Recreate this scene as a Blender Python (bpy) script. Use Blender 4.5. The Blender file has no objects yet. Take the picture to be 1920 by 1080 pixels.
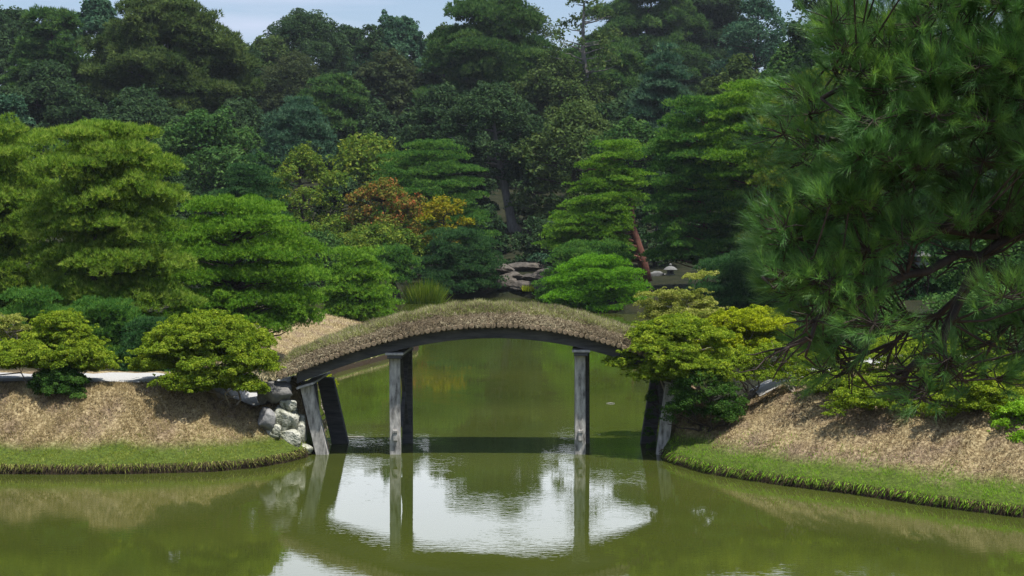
import bpy, math, random
import numpy as np
from mathutils import Vector
C = bpy.context.scene
COL = C.collection
R_ = math.radians
# ---------------------------------------------------------------- camera
CAMH = 5.456; F = 3200.0
PITCH = math.atan(170 / F)
cam = bpy.data.cameras.new('camera'); camo = bpy.data.objects.new('camera', cam); COL.objects.link(camo)
camo.location = (0, 0, CAMH); camo.rotation_euler = (math.pi / 2 - PITCH, 0, 0)
cam.sensor_width = 36; cam.lens = 36 * F / 1920; cam.clip_end = 3000; cam.clip_start = 0.1
C.camera = camo
# ---------------------------------------------------------------- sun and sky
SUN = Vector((0.28, -0.22, 1.0)).normalized()
sl = bpy.data.lights.new('sun', 'SUN'); sl.energy = 5.0; sl.angle = R_(0.6); sl.color = (1, .95, .86)
so = bpy.data.objects.new('sun', sl); COL.objects.link(so); so.rotation_euler = SUN.to_track_quat('Z', 'Y').to_euler()
W = bpy.data.worlds.new('World'); C.world = W; W.use_nodes = True
nt = W.node_tree; nt.nodes.clear()
def N(t, typ, **k):
    n = t.nodes.new(typ)
    for a, b in k.items():
        if a.startswith('i_'): n.inputs[a[2:].replace('_', ' ')].default_value = b
        else: setattr(n, a, b)
    return n
out = N(nt, 'ShaderNodeOutputWorld'); bg = N(nt, 'ShaderNodeBackground'); nt.links.new(bg.outputs[0], out.inputs[0])
bg.inputs[1].default_value = 0.1
sky = N(nt, 'ShaderNodeTexSky', sky_type='NISHITA', sun_disc=False)
sky.sun_elevation = math.asin(SUN.z); sky.sun_rotation = math.atan2(SUN.x, SUN.y); sky.altitude = 50; sky.dust_density = 1.5
tc = N(nt, 'ShaderNodeTexCoord')
mp = N(nt, 'ShaderNodeMapping'); mp.inputs['Scale'].default_value = (1.6, 1.6, 14); nt.links.new(tc.outputs['Generated'], mp.inputs[0])
nz = N(nt, 'ShaderNodeTexNoise'); nz.inputs['Scale'].default_value = 2.3; nz.inputs['Detail'].default_value = 6; nt.links.new(mp.outputs[0], nz.inputs[0])
r1 = N(nt, 'ShaderNodeValToRGB'); r1.color_ramp.elements[0].position = .42; r1.color_ramp.elements[1].position = .64
nt.links.new(nz.outputs[0], r1.inputs[0])
mx = N(nt, 'ShaderNodeMix', data_type='RGBA'); nt.links.new(r1.outputs[0], mx.inputs[0]); nt.links.new(sky.outputs[0], mx.inputs[6]); mx.inputs[7].default_value = (5.6, 5.9, 6.7, 1)
mxb = N(nt, 'ShaderNodeMix', data_type='RGBA'); mxb.inputs[0].default_value = .35; nt.links.new(mx.outputs[2], mxb.inputs[6]); mxb.inputs[7].default_value = (2.5, 3.6, 5.9, 1)
# a big bright cumulus bank standing above the wood
sz = N(nt, 'ShaderNodeSeparateXYZ'); nt.links.new(tc.outputs['Generated'], sz.inputs[0])
el = N(nt, 'ShaderNodeMath', operation='MULTIPLY_ADD'); el.inputs[1].default_value = .05; nt.links.new(nz.outputs[0], el.inputs[0]); nt.links.new(sz.outputs['Z'], el.inputs[2])
me_ = N(nt, 'ShaderNodeMapRange', interpolation_type='SMOOTHSTEP'); me_.inputs[1].default_value = math.sin(R_(7.0)) + .025; me_.inputs[2].default_value = math.sin(R_(9.2)) + .025; nt.links.new(el.outputs[0], me_.inputs[0])
vd = N(nt, 'ShaderNodeVectorMath', operation='DOT_PRODUCT'); nt.links.new(tc.outputs['Generated'], vd.inputs[0])
cd = Vector((-0.02, math.cos(R_(15)), math.sin(R_(15)))).normalized(); vd.inputs[1].default_value = cd
mr = N(nt, 'ShaderNodeMapRange', interpolation_type='SMOOTHSTEP'); mr.inputs[1].default_value = math.cos(R_(15)); mr.inputs[2].default_value = math.cos(R_(8.5)); nt.links.new(vd.outputs['Value'], mr.inputs[0])
mm_ = N(nt, 'ShaderNodeMath', operation='MULTIPLY'); nt.links.new(mr.outputs[0], mm_.inputs[0]); nt.links.new(me_.outputs[0], mm_.inputs[1])
mx2 = N(nt, 'ShaderNodeMix', data_type='RGBA'); nt.links.new(mm_.outputs[0], mx2.inputs[0]); nt.links.new(mxb.outputs[2], mx2.inputs[6]); mx2.inputs[7].default_value = (12.5, 13.2, 14.6, 1)
nt.links.new(mx2.outputs[2], bg.inputs[0])
vs = C.view_settings; vs.view_transform = 'Standard'; vs.look = 'None'; vs.gamma = 1; vs.exposure = 0.55
cy = C.cycles; cy.max_bounces = 5; cy.diffuse_bounces = 2; cy.glossy_bounces = 3; cy.transmission_bounces = 3; cy.transparent_max_bounces = 4
cy.caustics_reflective = False; cy.caustics_refractive = False; cy.use_denoising = True; cy.denoising_prefilter = 'NONE'; cy.denoising_input_passes = 'RGB_ALBEDO_NORMAL'; cy.seed = 3
# ---------------------------------------------------------------- helpers
FW = Vector((0, math.cos(PITCH), -math.sin(PITCH))); UP = Vector((0, math.sin(PITCH), math.cos(PITCH)))
def U(px, py, Y):
    """point of the place seen at photo pixel (px, py) at distance Y"""
    d = FW * F + Vector((1, 0, 0)) * (px - 960) + UP * (540 - py)
    return Vector((0, 0, CAMH)) + d * (Y / d.y)
def tag(o, label=None, cat=None, group=None, kind=None):
    for k, v in (('label', label), ('category', cat), ('group', group), ('kind', kind)):
        if v: o[k] = v
    return o
def empty(name, loc):
    o = bpy.data.objects.new(name, None); COL.objects.link(o); o.location = loc; o.empty_display_size = .2
    return o
def link(name, me, mat, parent=None):
    if mat is not None: me.materials.append(mat)
    o = bpy.data.objects.new(name, me); COL.objects.link(o)
    if parent is not None:
        o.parent = parent
        rl = getattr(parent, 'location')
        base = Vector(rl)
        if parent.parent is not None: base = base + parent.parent.location
        me.transform(__import__('mathutils').Matrix.Translation(-base))
    return o
def npmesh(name, V, n, tone=None):
    """V: (faces*n, 3) array, every n consecutive verts one face"""
    me = bpy.data.meshes.new(name); nv = len(V); nf = nv // n
    me.vertices.add(nv); me.vertices.foreach_set('co', np.ascontiguousarray(V, np.float32).ravel())
    me.loops.add(nv); me.loops.foreach_set('vertex_index', np.arange(nv, dtype=np.int32))
    me.polygons.add(nf); me.polygons.foreach_set('loop_start', np.arange(nf, dtype=np.int32) * n)
    me.update(calc_edges=True)
    if tone is not None:
        a = me.attributes.new('tone', 'FLOAT', 'POINT'); a.data.foreach_set('value', np.repeat(tone, n).astype(np.float32))
    return me
class MB:
    def __init__(s): s.v = []; s.f = []
    def add(s, vs, fs):
        b = len(s.v); s.v += [tuple(v) for v in vs]; s.f += [[b + i for i in f] for f in fs]
    def tube(s, pts, rad, n=6, cap=True):
        pts = [Vector(p) for p in pts]; vs = []; fs = []
        for i, p in enumerate(pts):
            t = (pts[min(i + 1, len(pts) - 1)] - pts[max(i - 1, 0)])
            t = t.normalized() if t.length > 1e-6 else Vector((0, 0, 1))
            a = t.cross(Vector((0.13, 0.97, 0.2))); a = a.normalized() if a.length > .1 else t.cross(Vector((1, 0, 0))).normalized()
            b = t.cross(a)
            for k in range(n):
                an = 2 * math.pi * k / n
                vs.append(p + (a * math.cos(an) + b * math.sin(an)) * rad[i])
        for i in range(len(pts) - 1):
            for k in range(n):
                k2 = (k + 1) % n; fs.append([i * n + k, i * n + k2, (i + 1) * n + k2, (i + 1) * n + k])
        if cap:
            fs.append(list(range(n))[::-1]); fs.append([(len(pts) - 1) * n + k for k in range(n)])
        s.add(vs, fs)
    def hexa(s, b, t):   # bottom 4 points and top 4 points
        s.add(list(b) + list(t), [[3, 2, 1, 0], [4, 5, 6, 7], [0, 1, 5, 4], [1, 2, 6, 5], [2, 3, 7, 6], [3, 0, 4, 7]])
    def box(s, x0, x1, y0, y1, z0, z1):
        s.hexa([(x0, y0, z0), (x1, y0, z0), (x1, y1, z0), (x0, y1, z0)], [(x0, y0, z1), (x1, y0, z1), (x1, y1, z1), (x0, y1, z1)])
    def lathe(s, c, prof, n=6, rot=0):
        vs = []; fs = []
        for r, z in prof:
            for k in range(n):
                a = rot + 2 * math.pi * k / n; vs.append((c[0] + r * math.cos(a), c[1] + r * math.sin(a), c[2] + z))
        for i in range(len(prof) - 1):
            for k in range(n):
                k2 = (k + 1) % n; fs.append([i * n + k, i * n + k2, (i + 1) * n + k2, (i + 1) * n + k])
        fs.append(list(range(n))[::-1]); fs.append([(len(prof) - 1) * n + k for k in range(n)])
        s.add(vs, fs)
    def build(s, name, mat, parent=None, smooth=False, bevel=0):
        me = bpy.data.meshes.new(name); me.from_pydata(s.v, [], s.f); me.update()
        if smooth: me.polygons.foreach_set('use_smooth', [True] * len(me.polygons))
        o = link(name, me, mat, parent)
        if bevel:
            m = o.modifiers.new('bevel', 'BEVEL'); m.width = bevel; m.segments = 2; m.limit_method = 'ANGLE'
        return o
# ---------------------------------------------------------------- materials
def newmat(name):
    m = bpy.data.materials.new(name); m.use_nodes = True; t = m.node_tree; t.nodes.clear()
    return m, t, N(t, 'ShaderNodeOutputMaterial')
def ramp(t, cols, pos=None):
    r = N(t, 'ShaderNodeValToRGB'); e = r.color_ramp.elements
    pos = pos or [i / (len(cols) - 1) for i in range(len(cols))]
    while len(e) < len(cols): e.new(.5)
    for i, c in enumerate(cols): e[i].position = pos[i]; e[i].color = (*c, 1)
    return r
_lm = {}
def leafmat(name, c0, c1, c2, trans=.35, gloss=0.0):
    if name in _lm: return _lm[name]
    m, t, o = newmat(name)
    a = N(t, 'ShaderNodeAttribute', attribute_name='tone')
    r = ramp(t, [c0, c1, c2], [.05, .5, .95]); t.links.new(a.outputs['Fac'], r.inputs[0])
    d = N(t, 'ShaderNodeBsdfDiffuse'); tr = N(t, 'ShaderNodeBsdfTranslucent'); mx = N(t, 'ShaderNodeMixShader'); mx.inputs[0].default_value = trans
    t.links.new(r.outputs[0], d.inputs[0])
    hs = N(t, 'ShaderNodeHueSaturation'); hs.inputs['Hue'].default_value = .485; hs.inputs['Saturation'].default_value = 1.1; hs.inputs['Value'].default_value = 1.25
    t.links.new(r.outputs[0], hs.inputs['Color']); t.links.new(hs.outputs[0], tr.inputs[0])
    t.links.new(d.outputs[0], mx.inputs[1]); t.links.new(tr.outputs[0], mx.inputs[2])
    last = mx
    if gloss:
        g = N(t, 'ShaderNodeBsdfGlossy'); g.inputs['Roughness'].default_value = .45; g.inputs[0].default_value = (.8, .9, .8, 1)
        m2 = N(t, 'ShaderNodeMixShader'); m2.inputs[0].default_value = gloss
        t.links.new(mx.outputs[0], m2.inputs[1]); t.links.new(g.outputs[0], m2.inputs[2]); last = m2
    t.links.new(last.outputs[0], o.inputs[0]); _lm[name] = m
    return m
LM = {
 'pine_gold': leafmat('needles_gold', (0.065, 0.14, 0.02), (0.155, 0.27, 0.035), (0.3, 0.4, 0.075)),
 'pine_lime': leafmat('needles_lime', (0.05, 0.14, 0.014), (0.12, 0.26, 0.03), (0.22, 0.38, 0.05)),
 'pine_green': leafmat('needles_green', (0.03, 0.095, 0.02), (0.07, 0.18, 0.035), (0.14, 0.27, 0.05)),
 'pine_deep': leafmat('needles_deep', (0.02, 0.065, 0.022), (0.042, 0.11, 0.036), (0.08, 0.17, 0.055)),
 'pine_near': leafmat('needles_near', (0.045, 0.125, 0.036), (0.085, 0.21, 0.055), (0.18, 0.33, 0.065), gloss=.04),
 'bush_lime': leafmat('bush_lime', (0.06, 0.18, 0.012), (0.12, 0.31, 0.024), (0.19, 0.4, 0.04)),
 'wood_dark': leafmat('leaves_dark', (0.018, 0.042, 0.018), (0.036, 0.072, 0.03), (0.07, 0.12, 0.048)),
 'wood_blue': leafmat('leaves_blue', (0.024, 0.062, 0.036), (0.046, 0.105, 0.06), (0.09, 0.165, 0.09)),
 'wood_olive': leafmat('leaves_olive', (0.03, 0.06, 0.018), (0.06, 0.1, 0.03), (0.11, 0.16, 0.048)),
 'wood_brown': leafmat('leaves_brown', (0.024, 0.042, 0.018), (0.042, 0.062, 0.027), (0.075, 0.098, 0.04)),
 'wood_green': leafmat('leaves_green', (0.024, 0.066, 0.018), (0.05, 0.115, 0.03), (0.1, 0.18, 0.05)),
 'maple_red': leafmat('maple_red', (0.07, 0.125, 0.02), (0.15, 0.155, 0.03), (0.34, 0.12, 0.05)),
 'maple_gold': leafmat('maple_gold', (.12, .16, .012), (.21, .21, .016), (.30, .22, .025)),
 'maple_green': leafmat('maple_green', (0.05, 0.11, 0.016), (0.1, 0.17, 0.026), (0.21, 0.25, 0.04)),
 'azalea': leafmat('azalea_leaves', (0.07, 0.13, 0.014), (0.165, 0.25, 0.024), (0.31, 0.385, 0.042)),
 'azalea_yellow': leafmat('azalea_yellow', (0.13, 0.19, 0.012), (0.26, 0.33, 0.018), (0.42, 0.46, 0.03)),
 'azalea_pale': leafmat('azalea_pale', (0.12, 0.17, 0.03), (0.23, 0.27, 0.05), (0.38, 0.39, 0.12)),
 'ivy': leafmat('ivy_leaves', (.025, .07, .015), (.05, .12, .022), (.10, .18, .04)),
 'straw': leafmat('straw', (0.16, 0.12, 0.06), (0.37, 0.3, 0.155), (0.6, 0.53, 0.33), trans=.2),
 'straw_brown': leafmat('straw_brown', (0.085, 0.06, 0.033), (0.21, 0.155, 0.085), (0.5, 0.42, 0.26), trans=.2),
 'turf_straw': leafmat('turf_straw', (0.13, 0.105, 0.07), (0.29, 0.25, 0.165), (0.48, 0.44, 0.3), trans=.2),
 'turf_green': leafmat('turf_green', (0.12, 0.15, 0.045), (0.24, 0.27, 0.085), (0.38, 0.4, 0.16), trans=.25),
 'grass_green': leafmat('grass_green', (0.11, 0.16, 0.022), (0.22, 0.27, 0.045), (0.42, 0.43, 0.13)),
 'grass_bright': leafmat('grass_bright', (0.09, 0.2, 0.014), (0.18, 0.36, 0.025), (0.3, 0.48, 0.06)),
 'roots': leafmat('hanging_roots', (.02, .017, .01), (.05, .042, .022), (.13, .11, .05), trans=.1),
 'litter': leafmat('litter_leaves', (.05, .036, .022), (.14, .10, .06), (.30, .24, .15), trans=.1),
 'reed': leafmat('reed_leaves', (.07, .14, .012), (.13, .21, .018), (.22, .28, .03)),
}
def noisemat(name, cols, scale=5, rough=.9, bump=.3, stretch=(1, 1, 1), detail=8, pos=None, bscale=None, dist=.05):
    m, t, o = newmat(name)
    p = N(t, 'ShaderNodeBsdfPrincipled'); p.inputs['Roughness'].default_value = rough; p.inputs['Specular IOR Level'].default_value = .2
    tc = N(t, 'ShaderNodeTexCoord'); mp = N(t, 'ShaderNodeMapping'); mp.inputs['Scale'].default_value = stretch
    t.links.new(tc.outputs['Object'], mp.inputs[0])
    n = N(t, 'ShaderNodeTexNoise'); n.inputs['Scale'].default_value = scale; n.inputs['Detail'].default_value = detail; n.inputs['Roughness'].default_value = .62
    t.links.new(mp.outputs[0], n.inputs[0])
    r = ramp(t, cols, pos or [.3 + .4 * i / (len(cols) - 1) for i in range(len(cols))]); t.links.new(n.outputs[0], r.inputs[0]); t.links.new(r.outputs[0], p.inputs[0])
    n2 = N(t, 'ShaderNodeTexNoise'); n2.inputs['Scale'].default_value = bscale or scale * 3; n2.inputs['Detail'].default_value = 6; t.links.new(mp.outputs[0], n2.inputs[0])
    b = N(t, 'ShaderNodeBump'); b.inputs['Strength'].default_value = bump; b.inputs['Distance'].default_value = dist
    t.links.new(n2.outputs[0], b.inputs['Height']); t.links.new(b.outputs[0], p.inputs['Normal']); t.links.new(p.outputs[0], o.inputs[0])
    return m
M_bark = noisemat('bark_dark', [(.03, .024, .02), (.075, .06, .05)], 3, stretch=(3, 3, .7))
M_barkgrey = noisemat('bark_grey', [(.09, .085, .08), (.2, .19, .17)], 3, stretch=(3, 3, .7))
M_barkred = noisemat('bark_red', [(.07, .03, .022), (.17, .072, .05)], 4, stretch=(2, 2, 1))
M_twig = noisemat('twig_pale', [(.16, .13, .10), (.34, .30, .25)], 6)
M_wood = noisemat('weathered_timber', [(.09, .085, .08), (.30, .29, .275), (.52, .50, .47)], 4, stretch=(3.2, 3.2, .9), pos=[.30, .46, .66], bump=.5, dist=.02)
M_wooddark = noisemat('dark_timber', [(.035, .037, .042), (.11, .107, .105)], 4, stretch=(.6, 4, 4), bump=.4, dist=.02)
M_cap = noisemat('pale_cap_timber', [(.22, .22, .21), (.45, .44, .42)], 4, stretch=(3, .7, 3))
M_log = noisemat('log_wood', [(.10, .075, .05), (.30, .23, .15)], 9, bump=.4)
M_soil = noisemat('turf_soil', [(.06, .045, .03), (.14, .11, .065)], 9, bump=.8)
M_stone = noisemat('lichen_stone', [(.07, .075, .05), (.26, .27, .21), (.46, .46, .40)], 4.5, pos=[.36, .45, .60], bump=1.0, dist=.08, bscale=16)
M_stonedark = noisemat('dark_stone', [(.09, .09, .09), (.19, .185, .175)], 4, bump=.6)
M_stonegrey = noisemat('grey_stone', [(.12, .12, .12), (.30, .30, .30)], 4, bump=.6)
M_lantern = noisemat('lantern_granite', [(.09, .095, .09), (.19, .19, .19)], 12, bump=.3)
M_rock = noisemat('shore_rock', [(.035, .032, .028), (.12, .105, .09)], 2.5, bump=.9, dist=.1)
# gravel path
M_path = noisemat('path_gravel', [(.26, .26, .255), (.42, .42, .41)], 40, bump=.5, dist=.01)
# ground: dry grass, green strip near water, dark woodland floor
def ground_mat():
    m, t, o = newmat('ground_earth')
    p = N(t, 'ShaderNodeBsdfPrincipled'); p.inputs['Roughness'].default_value = .95; p.inputs['Specular IOR Level'].default_value = .1
    g = N(t, 'ShaderNodeNewGeometry'); sp = N(t, 'ShaderNodeSeparateXYZ'); t.links.new(g.outputs['Position'], sp.inputs[0])
    n = N(t, 'ShaderNodeTexNoise'); n.inputs['Scale'].default_value = 14; n.inputs['Detail'].default_value = 8; n.inputs['Roughness'].default_value = .7; t.links.new(g.outputs['Position'], n.inputs[0])
    dry = ramp(t, [(.09, .065, .03), (.22, .17, .09), (.42, .35, .20)], [.36, .5, .66]); t.links.new(n.outputs[0], dry.inputs[0])
    n1 = N(t, 'ShaderNodeTexNoise'); n1.inputs['Scale'].default_value = 1.1; n1.inputs['Detail'].default_value = 4; t.links.new(g.outputs['Position'], n1.inputs[0])
    brown = ramp(t, [(.06, .045, .03), (.17, .125, .08), (.32, .25, .16)], [.34, .5, .66]); t.links.new(n.outputs[0], brown.inputs[0])
    bm = N(t, 'ShaderNodeMix', data_type='RGBA'); rr = ramp(t, [(0, 0, 0), (1, 1, 1)], [.46, .60]); t.links.new(n1.outputs[0], rr.inputs[0]); t.links.new(rr.outputs[0], bm.inputs[0]); t.links.new(dry.outputs[0], bm.inputs[6]); t.links.new(brown.outputs[0], bm.inputs[7])
    # height driven green strip
    a = N(t, 'ShaderNodeMath', operation='MULTIPLY_ADD'); a.inputs[1].default_value = .35; t.links.new(n1.outputs[0], a.inputs[0]); t.links.new(sp.outputs['Z'], a.inputs[2])
    mr = N(t, 'ShaderNodeMapRange'); mr.inputs[1].default_value = .52; mr.inputs[2].default_value = .72; t.links.new(a.outputs[0], mr.inputs[0])
    gm = N(t, 'ShaderNodeMix', data_type='RGBA'); t.links.new(mr.outputs[0], gm.inputs[0]); t.links.new(bm.outputs[2], gm.inputs[7])
    green = ramp(t, [(.03, .045, .01), (.09, .13, .02)], [.35, .65]); t.links.new(n.outputs[0], green.inputs[0]); t.links.new(green.outputs[0], gm.inputs[6])
    # earth at the very lip
    mr0 = N(t, 'ShaderNodeMapRange'); mr0.inputs[1].default_value = .13; mr0.inputs[2].default_value = .19; t.links.new(sp.outputs['Z'], mr0.inputs[0])
    lm = N(t, 'ShaderNodeMix', data_type='RGBA'); t.links.new(mr0.outputs[0], lm.inputs[0]); t.links.new(gm.outputs[2], lm.inputs[7]); lm.inputs[6].default_value = (.03, .022, .014, 1)
    # woodland floor beyond the pond
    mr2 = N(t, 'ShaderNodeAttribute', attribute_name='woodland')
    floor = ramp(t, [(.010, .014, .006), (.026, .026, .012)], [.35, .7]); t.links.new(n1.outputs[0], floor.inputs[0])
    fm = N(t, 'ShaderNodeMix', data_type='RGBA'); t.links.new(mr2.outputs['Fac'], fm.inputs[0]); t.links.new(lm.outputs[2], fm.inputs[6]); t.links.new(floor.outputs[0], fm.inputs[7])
    t.links.new(fm.outputs[2], p.inputs[0])
    b = N(t, 'ShaderNodeBump'); b.inputs['Strength'].default_value = .8; b.inputs['Distance'].default_value = .05; t.links.new(n.outputs[0], b.inputs['Height']); t.links.new(b.outputs[0], p.inputs['Normal'])
    t.links.new(p.outputs[0], o.inputs[0]); return m
def water_mat():
    m, t, o = newmat('pond_water')
    p = N(t, 'ShaderNodeBsdfPrincipled'); p.inputs['Roughness'].default_value = .0; p.inputs['IOR'].default_value = 1.33
    g = N(t, 'ShaderNodeNewGeometry')
    n0 = N(t, 'ShaderNodeTexNoise'); n0.inputs['Scale'].default_value = .18; n0.inputs['Detail'].default_value = 3; t.links.new(g.outputs['Position'], n0.inputs[0])
    r = ramp(t, [(.034, .045, .008), (.048, .059, .011)], [.35, .65]); t.links.new(n0.outputs[0], r.inputs[0]); t.links.new(r.outputs[0], p.inputs[0])
    mp = N(t, 'ShaderNodeMapping'); mp.inputs['Scale'].default_value = (1.0, 2.7, 1); t.links.new(g.outputs['Position'], mp.inputs[0])
    n1 = N(t, 'ShaderNodeTexNoise'); n1.inputs['Scale'].default_value = 4.2; n1.inputs['Detail'].default_value = 2; n1.inputs['Roughness'].default_value = .55; t.links.new(mp.outputs[0], n1.inputs[0])
    n2 = N(t, 'ShaderNodeTexNoise'); n2.inputs['Scale'].default_value = .35; n2.inputs['Detail'].default_value = 2; t.links.new(g.outputs['Position'], n2.inputs[0])
    rr = ramp(t, [(.14, .14, .14), (1, 1, 1)], [.42, .66]); t.links.new(n2.outputs[0], rr.inputs[0])
    mu = N(t, 'ShaderNodeMath', operation='MULTIPLY'); t.links.new(n1.outputs[0], mu.inputs[0]); t.links.new(rr.outputs[0], mu.inputs[1])
    b = N(t, 'ShaderNodeBump'); b.inputs['Strength'].default_value = 1; b.inputs['Distance'].default_value = .0018
    t.links.new(mu.outputs[0], b.inputs['Height']); t.links.new(b.outputs[0], p.inputs['Normal']); t.links.new(p.outputs[0], o.inputs[0]); return m
# ---------------------------------------------------------------- terrain
def G(px, py):   # ground point of the water level seen at a pixel
    lo, hi = 15.0, 400.0
    for _ in range(50):
        m = (lo + hi) / 2
        if U(px, py, m).z > 0: lo = m
        else: hi = m
    p = U(px, py, lo); return (p.x, p.y)
LEFT = [(-70, 33.5), (-25, 33.2), G(0, 888), G(120, 889), G(250, 888), G(400, 884), G(480, 877), G(540, 866), G(572, 857), (-4.28, 36.6), (-4.28, 38.4), (-5.1, 40.5), (-5.9, 45), (-5.5, 53), (-4.4, 57), (-3.4, 61), (-3.6, 64.5), (-6, 67), (-12, 69.5), (-22, 71), (-70, 74)]
RIGHT = [(3.3, 38.4), (3.3, 36.6), G(1243, 859), G(1275, 872), G(1330, 888), G(1450, 907), G(1600, 926), G(1750, 949), G(1920, 970), (11.5, 27.2), (16, 25.4), (40, 22), (90, 20), (90, 90), (25, 80), (13, 76), (9.5, 72), (8.2, 60), (6.2, 48), (4.2, 41.5)]
FAR = [(-200, 104), (-60, 101), (-30, 94), (-12, 90.5), (-7.5, 88.5), (-5, 90), (-2.5, 92.5), (2.2, 92.5), (3, 86), (4.2, 80.5), (8, 78.5), (12, 75), (25, 78), (200, 85), (200, 600), (-200, 600)]
NEAR = [(-200, 19), (-20, 18.5), (20, 18.5), (60, 17), (200, 16), (200, -100), (-200, -100)]
def sdist(poly, X, Y):
    d = np.full(X.shape, 1e9); ins = np.zeros(X.shape, bool); n = len(poly)
    for i in range(n):
        x0, y0 = poly[i]; x1, y1 = poly[(i + 1) % n]; dx, dy = x1 - x0, y1 - y0
        t = np.clip(((X - x0) * dx + (Y - y0) * dy) / (dx * dx + dy * dy), 0, 1)
        d = np.minimum(d, np.hypot(X - x0 - t * dx, Y - y0 - t * dy))
        c = ((y0 > Y) != (y1 > Y)); xi = x0 + (Y - y0) * dx / (dy if dy else 1e-9); ins ^= c & (X < xi)
    return np.where(ins, d, -d)
def bumps(X, Y, s, seed=0):
    return (np.sin(X * 1.7 * s + seed) * np.cos(Y * 1.3 * s + seed * 2.1) + .6 * np.sin(X * 3.9 * s - Y * 2.7 * s + seed) + .35 * np.sin(X * 7.3 * s + Y * 6.1 * s + seed * 3)) / 1.95
def heights(X, Y):
    X = np.asarray(X, float); Y = np.asarray(Y, float)
    w = .10 * bumps(X, Y, 1.3, 1) + .06 * bumps(X, Y, 4.1, 2) + .03 * bumps(X, Y, 11, 5)
    LIP = [-.6, -.04, .03]
    dl = sdist(LEFT, X, Y); st = 1 + 7 * np.exp(-(((X + 4.2) / .75) ** 2 + ((Y - 37.3) / 1.5) ** 2))
    dd = np.where(dl > 0, dl * st, dl) + w * (Y < 39) * np.clip(dl * 2 + .3, 0, 1)
    zf = np.interp(dd, LIP + [.7, 2.1, 2.35, 20], [-.6, 0, .19, .36, 1.42, 1.5, 1.55])
    zb = np.interp(dd, LIP + [.5, 3.5, 7, 20], [-.6, 0, .2, .35, 1.15, 1.6, 1.7])
    k = np.clip((Y - 38.5) / 3, 0, 1); zl = zf * (1 - k) + zb * k
    dr = sdist(RIGHT, X, Y); st = 1 + 7 * np.exp(-(((X - 3.2) / .8) ** 2 + ((Y - 37.3) / 1.4) ** 2))
    dd = np.where(dr > 0, dr * st, dr) + w * (Y < 39) * np.clip(dr * 2 + .3, 0, 1)
    zr = np.interp(dd, LIP + [.75, 2.7, 5, 12, 40], [-.6, 0, .19, .40, 1.42, 1.85, 2.0, 2.4])
    df = sdist(FAR, X, Y)
    zfar = np.interp(df + bumps(X, Y, .25, 5) * .8 * np.clip(df, 0, 1), [-.6, -.04, .1, 3, 12, 28, 80, 110, 400], [-.6, 0, .3, .8, 1.4, 3.4, 11.5, 12.5, 10])
    dn = sdist(NEAR, X, Y)
    zn = np.interp(dn, [-.6, 0, .5, 9.5, 16, 40], [-.6, 0, .3, 2.9, 3.75, 3.9])
    z = np.maximum(np.maximum(zl, zr), np.maximum(zfar, zn))
    return z + (z > .25) * (.025 * bumps(X, Y, 6, 4) + .03 * bumps(X, Y, 2.7, 9)) + ((z > .5) & (X > 3) & (Y < 36.5)) * .035 * bumps(X, Y, 9, 6)
def zg(x, y): return float(heights(np.array([x]), np.array([y]))[0])
def axis(*segs):
    a = [];
    for lo, hi, st in segs: a += list(np.arange(lo, hi, st))
    return np.array(a + [segs[-1][1]])
xs = axis((-200, -60, 14), (-60, -12, 1.5), (-12, -3.2, .07), (-3.2, 3.0, .6), (3.0, 10.5, .07), (10.5, 60, 1.5), (60, 201, 14))
ys = axis((-60, 14, 6), (14, 28, .6), (28, 38.6, .07), (38.6, 70, .5), (70, 120, 1), (120, 300, 8), (300, 600, 50))
XX, YY = np.meshgrid(xs, ys); ZZ = heights(XX, YY)
me = bpy.data.meshes.new('ground'); nx, ny = len(xs), len(ys)
me.vertices.add(nx * ny); me.vertices.foreach_set('co', np.stack([XX, YY, ZZ], -1).astype(np.float32).ravel())
ii = (np.arange(ny - 1)[:, None] * nx + np.arange(nx - 1)[None]).ravel(); q = np.stack([ii, ii + 1, ii + nx + 1, ii + nx], 1).astype(np.int32)
me.loops.add(q.size); me.loops.foreach_set('vertex_index', q.ravel()); me.polygons.add(len(q)); me.polygons.foreach_set('loop_start', np.arange(len(q), dtype=np.int32) * 4)
me.update(calc_edges=True); me.polygons.foreach_set('use_smooth', np.ones(len(q), bool))
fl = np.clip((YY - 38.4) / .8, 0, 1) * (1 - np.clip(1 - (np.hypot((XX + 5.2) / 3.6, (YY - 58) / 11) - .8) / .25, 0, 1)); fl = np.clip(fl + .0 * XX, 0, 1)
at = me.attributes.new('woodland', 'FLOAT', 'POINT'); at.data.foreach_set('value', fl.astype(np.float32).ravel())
tag(link('ground', me, ground_mat()), kind='structure')
mb = MB(); mb.add([(-190, 10, 0), (190, 10, 0), (190, 110, 0), (-190, 110, 0)], [[0, 1, 2, 3]])
tag(mb.build('pond_water', water_mat()), kind='structure')
def path(name, rows):   # rows of (x, yfront, yback)
    V = []; Fc = []; n = 9
    for x, a, b in rows:
        for k in range(n + 1):
            y = a + (b - a) * k / n; V.append((x, y, zg(x, y) + .035))
    for i in range(len(rows) - 1):
        for k in range(n):
            p = i * (n + 1) + k; Fc.append([p, p + n + 1, p + n + 2, p + 1])
    m_ = MB(); m_.add(V, Fc); tag(m_.build(name, M_path, smooth=True), kind='structure')
path('gravel_path', [(x, 36.22 + .1 * math.sin(x), 37.95 + .08 * math.sin(x * 2)) for x in np.arange(-30, -4.7, .35)])
path('gravel_path', [(x, 36.9 + .06 * (x - 3.6) + .08 * math.sin(x * 2), 38.6 + .1 * (x - 3.6)) for x in np.arange(5.4, 30, .35)])
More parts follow.
